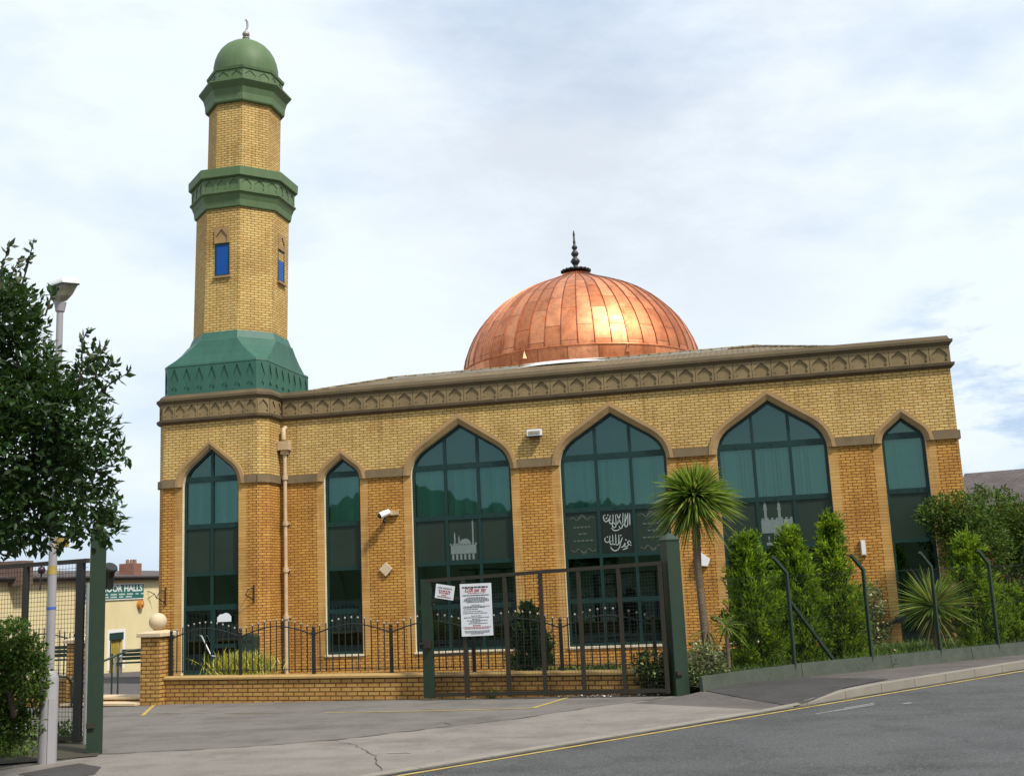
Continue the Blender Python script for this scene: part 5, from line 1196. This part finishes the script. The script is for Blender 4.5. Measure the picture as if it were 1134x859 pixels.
# thuja conifers
def conifer(bx, by, z0, h, rmax, label, n=190, lean=0., name='conifer', grp='conifers along the brick front', mats=None, ts=1.):
    t = plant(name, label, 'conifer', V(bx, by, z0), grp)
    pts, ax, nr, ll, ww, mm = [], [], [], [], [], []
    for i in range(n):
        u = random.random() ** .9; ph = random.random() * 6.283
        prof = (.70 + .30 * u / .25) if u < .25 else max(0., (1 - u) / .75) ** .78
        wob = 1 + .13 * math.sin(ph * 2 + u * 7 + bx * 3) + .10 * math.sin(ph * 5 - u * 19 + by)
        R = rmax * prof * wob * random.uniform(.62, 1.0); o = np.array([math.cos(ph), math.sin(ph), 0.])
        c = np.array([bx + R * o[0] + lean * u, by + R * o[1], z0 + u * h * .93]); L = ts * random.uniform(.20, .40) * (.75 + .35 * prof)
        d = o * random.uniform(.25, .85) + np.array([0, 0, random.uniform(.55, 1.0)]) + RNG.normal(0, .12, 3); d /= np.linalg.norm(d)
        side = np.cross(d, RNG.normal(size=3)); side /= np.linalg.norm(side); k = 58 if R > .1 else 40; tt = RNG.random(k); sp = RNG.normal(0, 1, k)
        wid = ts * .085 * (1 - .75 * tt)
        P = c + d * (tt * L)[:, None] + side * (sp * wid)[:, None] + RNG.normal(0, .018 * ts, (k, 3))
        pts.append(P); ax.append(d + side * (np.sign(sp) * .55)[:, None] + RNG.normal(0, .28, (k, 3))); nr.append(np.cross(d, side) + RNG.normal(0, .5, (k, 3)))
        ll.append(RNG.uniform(.05, .12, k)); ww.append(RNG.uniform(.016, .034, k)); tone = random.random()
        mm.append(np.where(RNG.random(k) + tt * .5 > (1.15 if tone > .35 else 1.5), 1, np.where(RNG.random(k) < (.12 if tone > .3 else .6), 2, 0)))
    # dense inner foliage so the plant is not see-through; deep tone paints its inner shade
    k = n * 14; u = RNG.random(k) ** .9; ph = RNG.random(k) * 6.283; prof = np.where(u < .25, .7 + 1.2 * u, np.clip((1 - u) / .75, 0, 1) ** .78); R = rmax * prof * .66 * RNG.random(k) ** .4
    o = np.stack([np.cos(ph), np.sin(ph), np.zeros(k)], 1); pts.append(np.stack([bx + R * o[:, 0], by + R * o[:, 1], z0 + .04 + u * h * .93], 1)); ax.append(o * .6 + np.array([0, 0, .8]) + RNG.normal(0, .4, (k, 3))); nr.append(o + RNG.normal(0, .5, (k, 3)))
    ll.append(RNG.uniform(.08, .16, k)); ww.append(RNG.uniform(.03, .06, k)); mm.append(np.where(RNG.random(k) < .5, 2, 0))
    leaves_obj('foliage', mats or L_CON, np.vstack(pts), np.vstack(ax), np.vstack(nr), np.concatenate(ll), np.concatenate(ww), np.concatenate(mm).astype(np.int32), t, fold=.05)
    trunk(t, [([V(bx, by, z0 - .1), V(bx, by, z0 + h * .8)], [.06, .015])])
for px, top, back, rm, lb in ((836, 590, .85, .46, 'shorter bushy conifer nearest the palm, behind the fence'), (886, 582, .9, .43, 'middle bright green conifer behind the braced fence post'), (931, 567, .9, .42, 'tallest slim conifer of the group by the fence'), (1084, 588, .85, .54, 'lone conifer right of the spiky plant, below the dark shrub'), (1124, 655, .85, .46, 'low conifer at the right edge behind the last fence post')):
    x, y = at_fence(px, back); z0 = garden_z(x, y); conifer(x, y, z0, up((x, y), top) - z0, rm, lb)
cpt = PD(588, 742, 20.3); z0 = .25; conifer(cpt.x, cpt.y, z0, up((cpt.x, cpt.y), 667) - z0, .37, 'small dark conifer behind the railing in line with the mesh gate', 130, mats=[L_SHRUB[2], L_SHRUB[0], L_SHRUB[2]], ts=.55)
# cordyline palm
def blades(t, c, n, L, W, mats, lo=-.5, hi=1., droop=.25, name='crown', pm=(.6, .3, .1), seg=4):
    d = sphere_dirs(n * 3); d = d[(d[:, 2] > lo) & (d[:, 2] < hi)][:n]; n = len(d); P = np.array([list(c)]) + d * .06
    N = np.cross(d, RNG.normal(size=(n, 3))) * .5 + np.array([0, 0, 1.]); m = RNG.choice([0, 1, 2], n, p=pm); return leaves_obj(name, mats, P, d, N, RNG.uniform(L * .62, L * 1.1, n), W, m.astype(np.int32), t, seg=seg, droop=droop)
x, y = at_fence(781, 1.4); z0 = garden_z(x, y); pc = V(x, y, up((x, y), 552)); base = V(x, y, z0)
pal = plant('cordyline_palm', 'single-trunked palm with a mop of narrow leaves beside the green gate post', 'palm', base)
trunk(pal, [([base - V(0, 0, .1), base + V(.03, 0, .5), base.lerp(pc, .6) + V(-.02, 0, 0), pc - V(0, 0, .05)], [.10, .075, .065, .08])], 'palmbark')
ld = .84
blades(pal, pc, 900, ld, .046, L_PALM, -.35, 1.0, .27, pm=(.52, .4, .08)); blades(pal, pc, 260, ld * .7, .05, L_PALM, -.2, 1.0, .1, 'inner_leaves', (.7, .28, .02)); blades(pal, pc - V(0, 0, .1), 150, ld * .95, .035, L_PALM, -.85, -.2, .30, 'drooping_leaves', (.42, .3, .28))
blades(pal, base + V(0.05, 0, .8), 26, .42, .025, L_PALM, -.9, .1, .5, 'dead_leaves', (.05, .15, .8))
# small grass palms
x, y = at_fence(1039, .75); z0 = garden_z(x, y); b = V(x, y, z0); c = V(x, y, up((x, y), 672)); yu = plant('spiky_yucca', 'spiky grey-green plant with narrow leaves by the third fence post', 'yucca', b)
blades(yu, c, 330, .88, .03, L_PALM, -.35, 1., .18, 'leaves', (.55, .35, .10)); trunk(yu, [([b - V(0, 0, .1), c], [.08, .07])], 'palmbark'); blades(yu, c - V(0, 0, .15), 70, .55, .025, L_PALM, -.9, -.3, .3, 'dead_leaves', (.1, .2, .7))
x, y = at_fence(806, .45); z0 = garden_z(x, y); b = V(x, y, z0); c = V(x, y, up((x, y), 694)); yu = plant('spiky_yucca', 'small thin spiky plant between the palm and the first conifer', 'yucca', b)
blades(yu, c, 70, .40, .02, L_PALM, -.6, 1., .35, 'leaves', (.4, .35, .25)); trunk(yu, [([b - V(0, 0, .1), c], [.035, .03])], 'palmbark')
# shrubs
def shrub(name, label, b, spots, d, n, mats, leaf, wd, pm=(.5, .3, .2), jd=.25, stems=True):
    t = plant(name, label, 'shrub', b); cl = [(PD(px, py, (d(px) if callable(d) else d) + random.uniform(-jd, jd)), r) for px, py, r in spots]
    P, A, N, ci = clump_leaves(cl, n, .35); leaves_obj('foliage', mats, P, A, N, RNG.uniform(*leaf, n), RNG.uniform(*wd, n), clump_mi(ci, n, pm), t)
    if stems: trunk(t, [([Vector(b) - V(0, 0, .1), Vector(b).lerp(q[0], .6) + V(0, 0, .1), q[0]], [.04, .025, .008]) for q in cl[:5]], name='stems')
    return t
def dep(x, y, z=1.): return (V(x, y, z) - CAM).dot(FWD)
q = PD(1100, 700, 27.5); x, y = q.x, q.y; d = lambda px: 26.4 if px < 1082 else 26.9 + min(1.2, (px - 1082) * .05)
shrub('tall_shrub', 'large dark green shrub spreading past the right corner of the mosque', V(x, y, garden_z(x, y)), [(1085, 588, .6), (1110, 590, .7), (1060, 565, .45), (1040, 570, .42), (1032, 566, .3), (1045, 592, .28), (1075, 562, .38), (1098, 558, .42), (1126, 572, .55), (1055, 590, .4), (1090, 610, .7), (1125, 600, .8), (1140, 640, .8), (1105, 650, .6), (1022, 572, .22), (1052, 618, .25), (1150, 600, .8), (1085, 545, .2), (1112, 548, .22), (1045, 552, .15), (1065, 620, .45), (1130, 690, .6), (1160, 620, .9), (1095, 690, .5), (1070, 590, .5), (1050, 572, .3)], d, 26000, L_SHRUB, (.06, .115), (.04, .062), (.5, .22, .28), .3)
x, y = at_fence(787, .32); d = dep(x, y, .5); shrub('variegated_shrub', 'pale variegated shrub at the foot of the palm beside the gate post', V(x, y, garden_z(x, y)), [(782, 735, .24), (795, 742, .18), (775, 745, .2), (788, 722, .14), (775, 722, .16), (803, 748, .1)], d, 1500, L_VAR, (.05, .09), (.025, .045), jd=.1)
q = PD(968, 700, 26.5); x, y = q.x, q.y; d = 26.5; shrub('light_shrub', 'small light-leaved shrub against the brick beside the tallest conifer', V(x, y, garden_z(x, y)), [(965, 668, .34), (970, 690, .36), (960, 705, .34), (975, 710, .26), (968, 652, .16)], d, 1700, L_VAR, (.06, .1), (.04, .06), (.35, .15, .5))
b = WP(WLEN - .35, .12, .12); d = dep(b.x, b.y, .5); shrub('spotted_shrub', 'dark shrub with pale leaf edges behind the right end of the mesh gate', b, [(722, 735, .22), (735, 745, .24), (715, 748, .18), (730, 758, .22), (742, 730, .18), (710, 733, .14), (740, 760, .15)], d - .02, 1500, [L_SHRUB[2], L_VAR[0], L_SHRUB[0]], (.05, .09), (.03, .05), (.5, .22, .28), .1)
b0 = PD(268, 745, 22.3); b0.z = court_z(b0.x, b0.y); t = plant('yellow_shrub', 'golden yellow grassy shrub behind the railing by the doorway', 'shrub', b0)
n = 1500; P = np.array([list(b0)]) + np.stack([RNG.normal(0, .30, n), RNG.normal(0, .16, n), RNG.random(n) * .40 + .25], 1); A = np.stack([RNG.normal(0, .45, n), RNG.normal(0, .35, n), np.ones(n)], 1)
leaves_obj('foliage', L_YEL, P, A, sphere_dirs(n), RNG.uniform(.15, .42, n), .022, RNG.integers(0, 3, n).astype(np.int32), t, seg=2, droop=.2)
# low planting behind the railing
for px, py, w, lb in ((625, 738, .5, 'low green groundcover plant behind the railing left of the bushy weeds'), (668, 736, .4, 'low green groundcover plant behind the railing above the bushy weeds')):
    b = PD(px, py, 18.9); b.z = .40; t = plant('border_plant', lb, 'plant', b); n = 500
    P = np.array([list(b)]) + np.stack([RNG.normal(0, w * .5, n), RNG.normal(0, .1, n), RNG.random(n) * .2 - .3 + .2], 1); leaves_obj('foliage', L_SHRUB, P, RNG.normal(size=(n, 3)) * .6 + np.array([0, 0, .8]), sphere_dirs(n), RNG.uniform(.07, .14, n), .035, RNG.integers(0, 3, n).astype(np.int32), t)
# grass behind the fence (uncountable)
n = 20000; sg_ = RNG.uniform(fs0 + .3, fsl[-1], n); bk = RNG.random(n) ** 1.9 * 3.4 + .16; P = np.zeros((n, 3)); k = RNG.random(n)
dens = .5 + .5 * np.sin(sg_ * 1.7) * np.sin(bk * 2.3 + 1)
for i in range(n):
    x, y = CAM.x + DS.x * sg_[i] + DN.x * (nf(sg_[i]) - bk[i]), CAM.y + DS.y * sg_[i] + DN.y * (nf(sg_[i]) - bk[i]); P[i] = (x, y, garden_z(x, y))
keep = (P[:, 1] < -.1) | (P[:, 0] > 5.3); P = P[keep]; n = len(P)
go = leaves_obj('grass', L_GRASS, P, RNG.normal(size=(n, 3)) * .4 + np.array([0, 0, 1.]), sphere_dirs(n), RNG.uniform(.12, .42, n), .02, RNG.integers(0, 3, n).astype(np.int32), None, seg=2, droop=.25); tag(go, 'rough green grass growing behind the chain-link fence', 'grass', kind='stuff')
# pale pebbles along the wall foot
mb = MB()
for _ in range(110):
    t = random.uniform(8.2, WLEN - .1); r = random.uniform(.008, .022); c = WP(t, random.uniform(.06, .34), 0); c.z = G(c.x, c.y) + r * .5 + .01
    mb.lathe([(0, -r * .6), (r, -r * .1), (r * .7, r * .5), (0, r * .6)], c, 5, random.choice([0, 0, 1]))
tag(mb.build('gravel', ['kerb', 'white']), 'scattered pale pebbles along the wall foot behind the gate', 'gravel', kind='stuff')
# litter
for px, py, m, lb, off in ((1000, 735.5, 'paper', 'crumpled white and pink wrapper on the footway by the fence base', .12), (283, 777, 'paper', 'tiny white paper scrap on the tarmac before the low wall', 0.), (992, 723, 'pale', 'small pale scrap caught on the fence base', .32)):
    b = PG(px, py, off); mb = MB(); r = .07 if off else .04
    mb.add([b + V(random.uniform(-r, r), random.uniform(-r, r), random.uniform(0, r)) + V(0, 0, .01) for _ in range(7)], [(0, 1, 2), (2, 3, 4), (4, 5, 6), (1, 3, 5), (0, 4, 6), (0, 2, 5), (1, 6, 3)]); tag(mb.build('litter', m, None, b), lb, 'litter')
for o in SC.objects:
    if o.name.startswith('litter') or True: pass

# ================================================================== LIGHT
SE, SA = math.radians(52), math.radians(58)                          # elevation; azimuth to the right of the facade normal
sd = V(math.sin(SA) * math.cos(SE), -math.cos(SA) * math.cos(SE), math.sin(SE))
sl = bpy.data.lights.new('sun', 'SUN'); sl.energy = 3.7; sl.angle = math.radians(6); sl.color = (1, .955, .88)
so = bpy.data.objects.new('sun', sl); COL.objects.link(so); so.location = (20, -20, 30); so.rotation_euler = sd.to_track_quat('Z', 'Y').to_euler()
w = bpy.data.worlds.new('World'); SC.world = w; w.use_nodes = True; nt = w.node_tree; bg = nt.nodes['Background']
sky = nd(nt, 'ShaderNodeTexSky'); sky.sky_type = 'NISHITA'; sky.sun_disc = False; sky.sun_elevation = SE; sky.sun_rotation = math.atan2(sd.x, sd.y); sky.air_density = 1.; sky.dust_density = 1.2
tc_ = nd(nt, 'ShaderNodeTexCoord'); gen = tc_.outputs['Generated']
n1 = noise(nt, 1.7, 7, .55, gen, (1, 1, 2.6)); n2 = noise(nt, 3.2, 8, .66, gen, (1, 1, 2.2))
cover = ramp(nt, n1, .33, .55, .36, 1.)
shade = ramp(nt, n2, .35, .72, 0., 1.)
cloud = mixc(nt, (7.25, 7.95, 8.55), (6.55, 7.35, 8.15), shade)
def near(px, py, a, b):                                              # 1 towards a place in the sky, 0 elsewhere
    d = ray(px, py).normalized(); n = nd(nt, 'ShaderNodeVectorMath', operation='DOT_PRODUCT'); nt.links.new(gen, n.inputs[0]); n.inputs[1].default_value = d; return ramp(nt, n.outputs['Value'], a, b)
def mth(op, a, b):
    n = nd(nt, 'ShaderNodeMath', operation=op)
    for k, v in ((0, a), (1, b)):
        if hasattr(v, 'node'): nt.links.new(v, n.inputs[k])
        else: n.inputs[k].default_value = v
    return n.outputs[0]
n3 = noise(nt, 9., 6, .6, gen, (1, 1, 3.2))
gap = mth('MULTIPLY', near(1125, 450, .990, .9985), ramp(nt, n3, .52, .40))
cover = mth('MAXIMUM', mth('SUBTRACT', cover, mth('MULTIPLY', gap, .62)), 0.)
grey = mth('MULTIPLY', near(690, 50, .955, .99), ramp(nt, n2, .38, .60, .25, 1.))
cloud = mixc(nt, cloud, (5.5, 6.0, 6.7), mth('MULTIPLY', grey, .75))
skyc = mixc(nt, mixc(nt, sky.outputs[0], (2.6, 4.4, 7.4), .55), cloud, cover)
nt.links.new(skyc, bg.inputs['Color']); bg.inputs['Strength'].default_value = .1
SC.view_settings.view_transform = 'Standard'; SC.view_settings.look = 'None'; SC.view_settings.gamma = 1; SC.view_settings.use_curve_mapping = False; SC.view_settings.exposure = .36
SC.cycles.max_bounces = 8; SC.cycles.transparent_max_bounces = 12
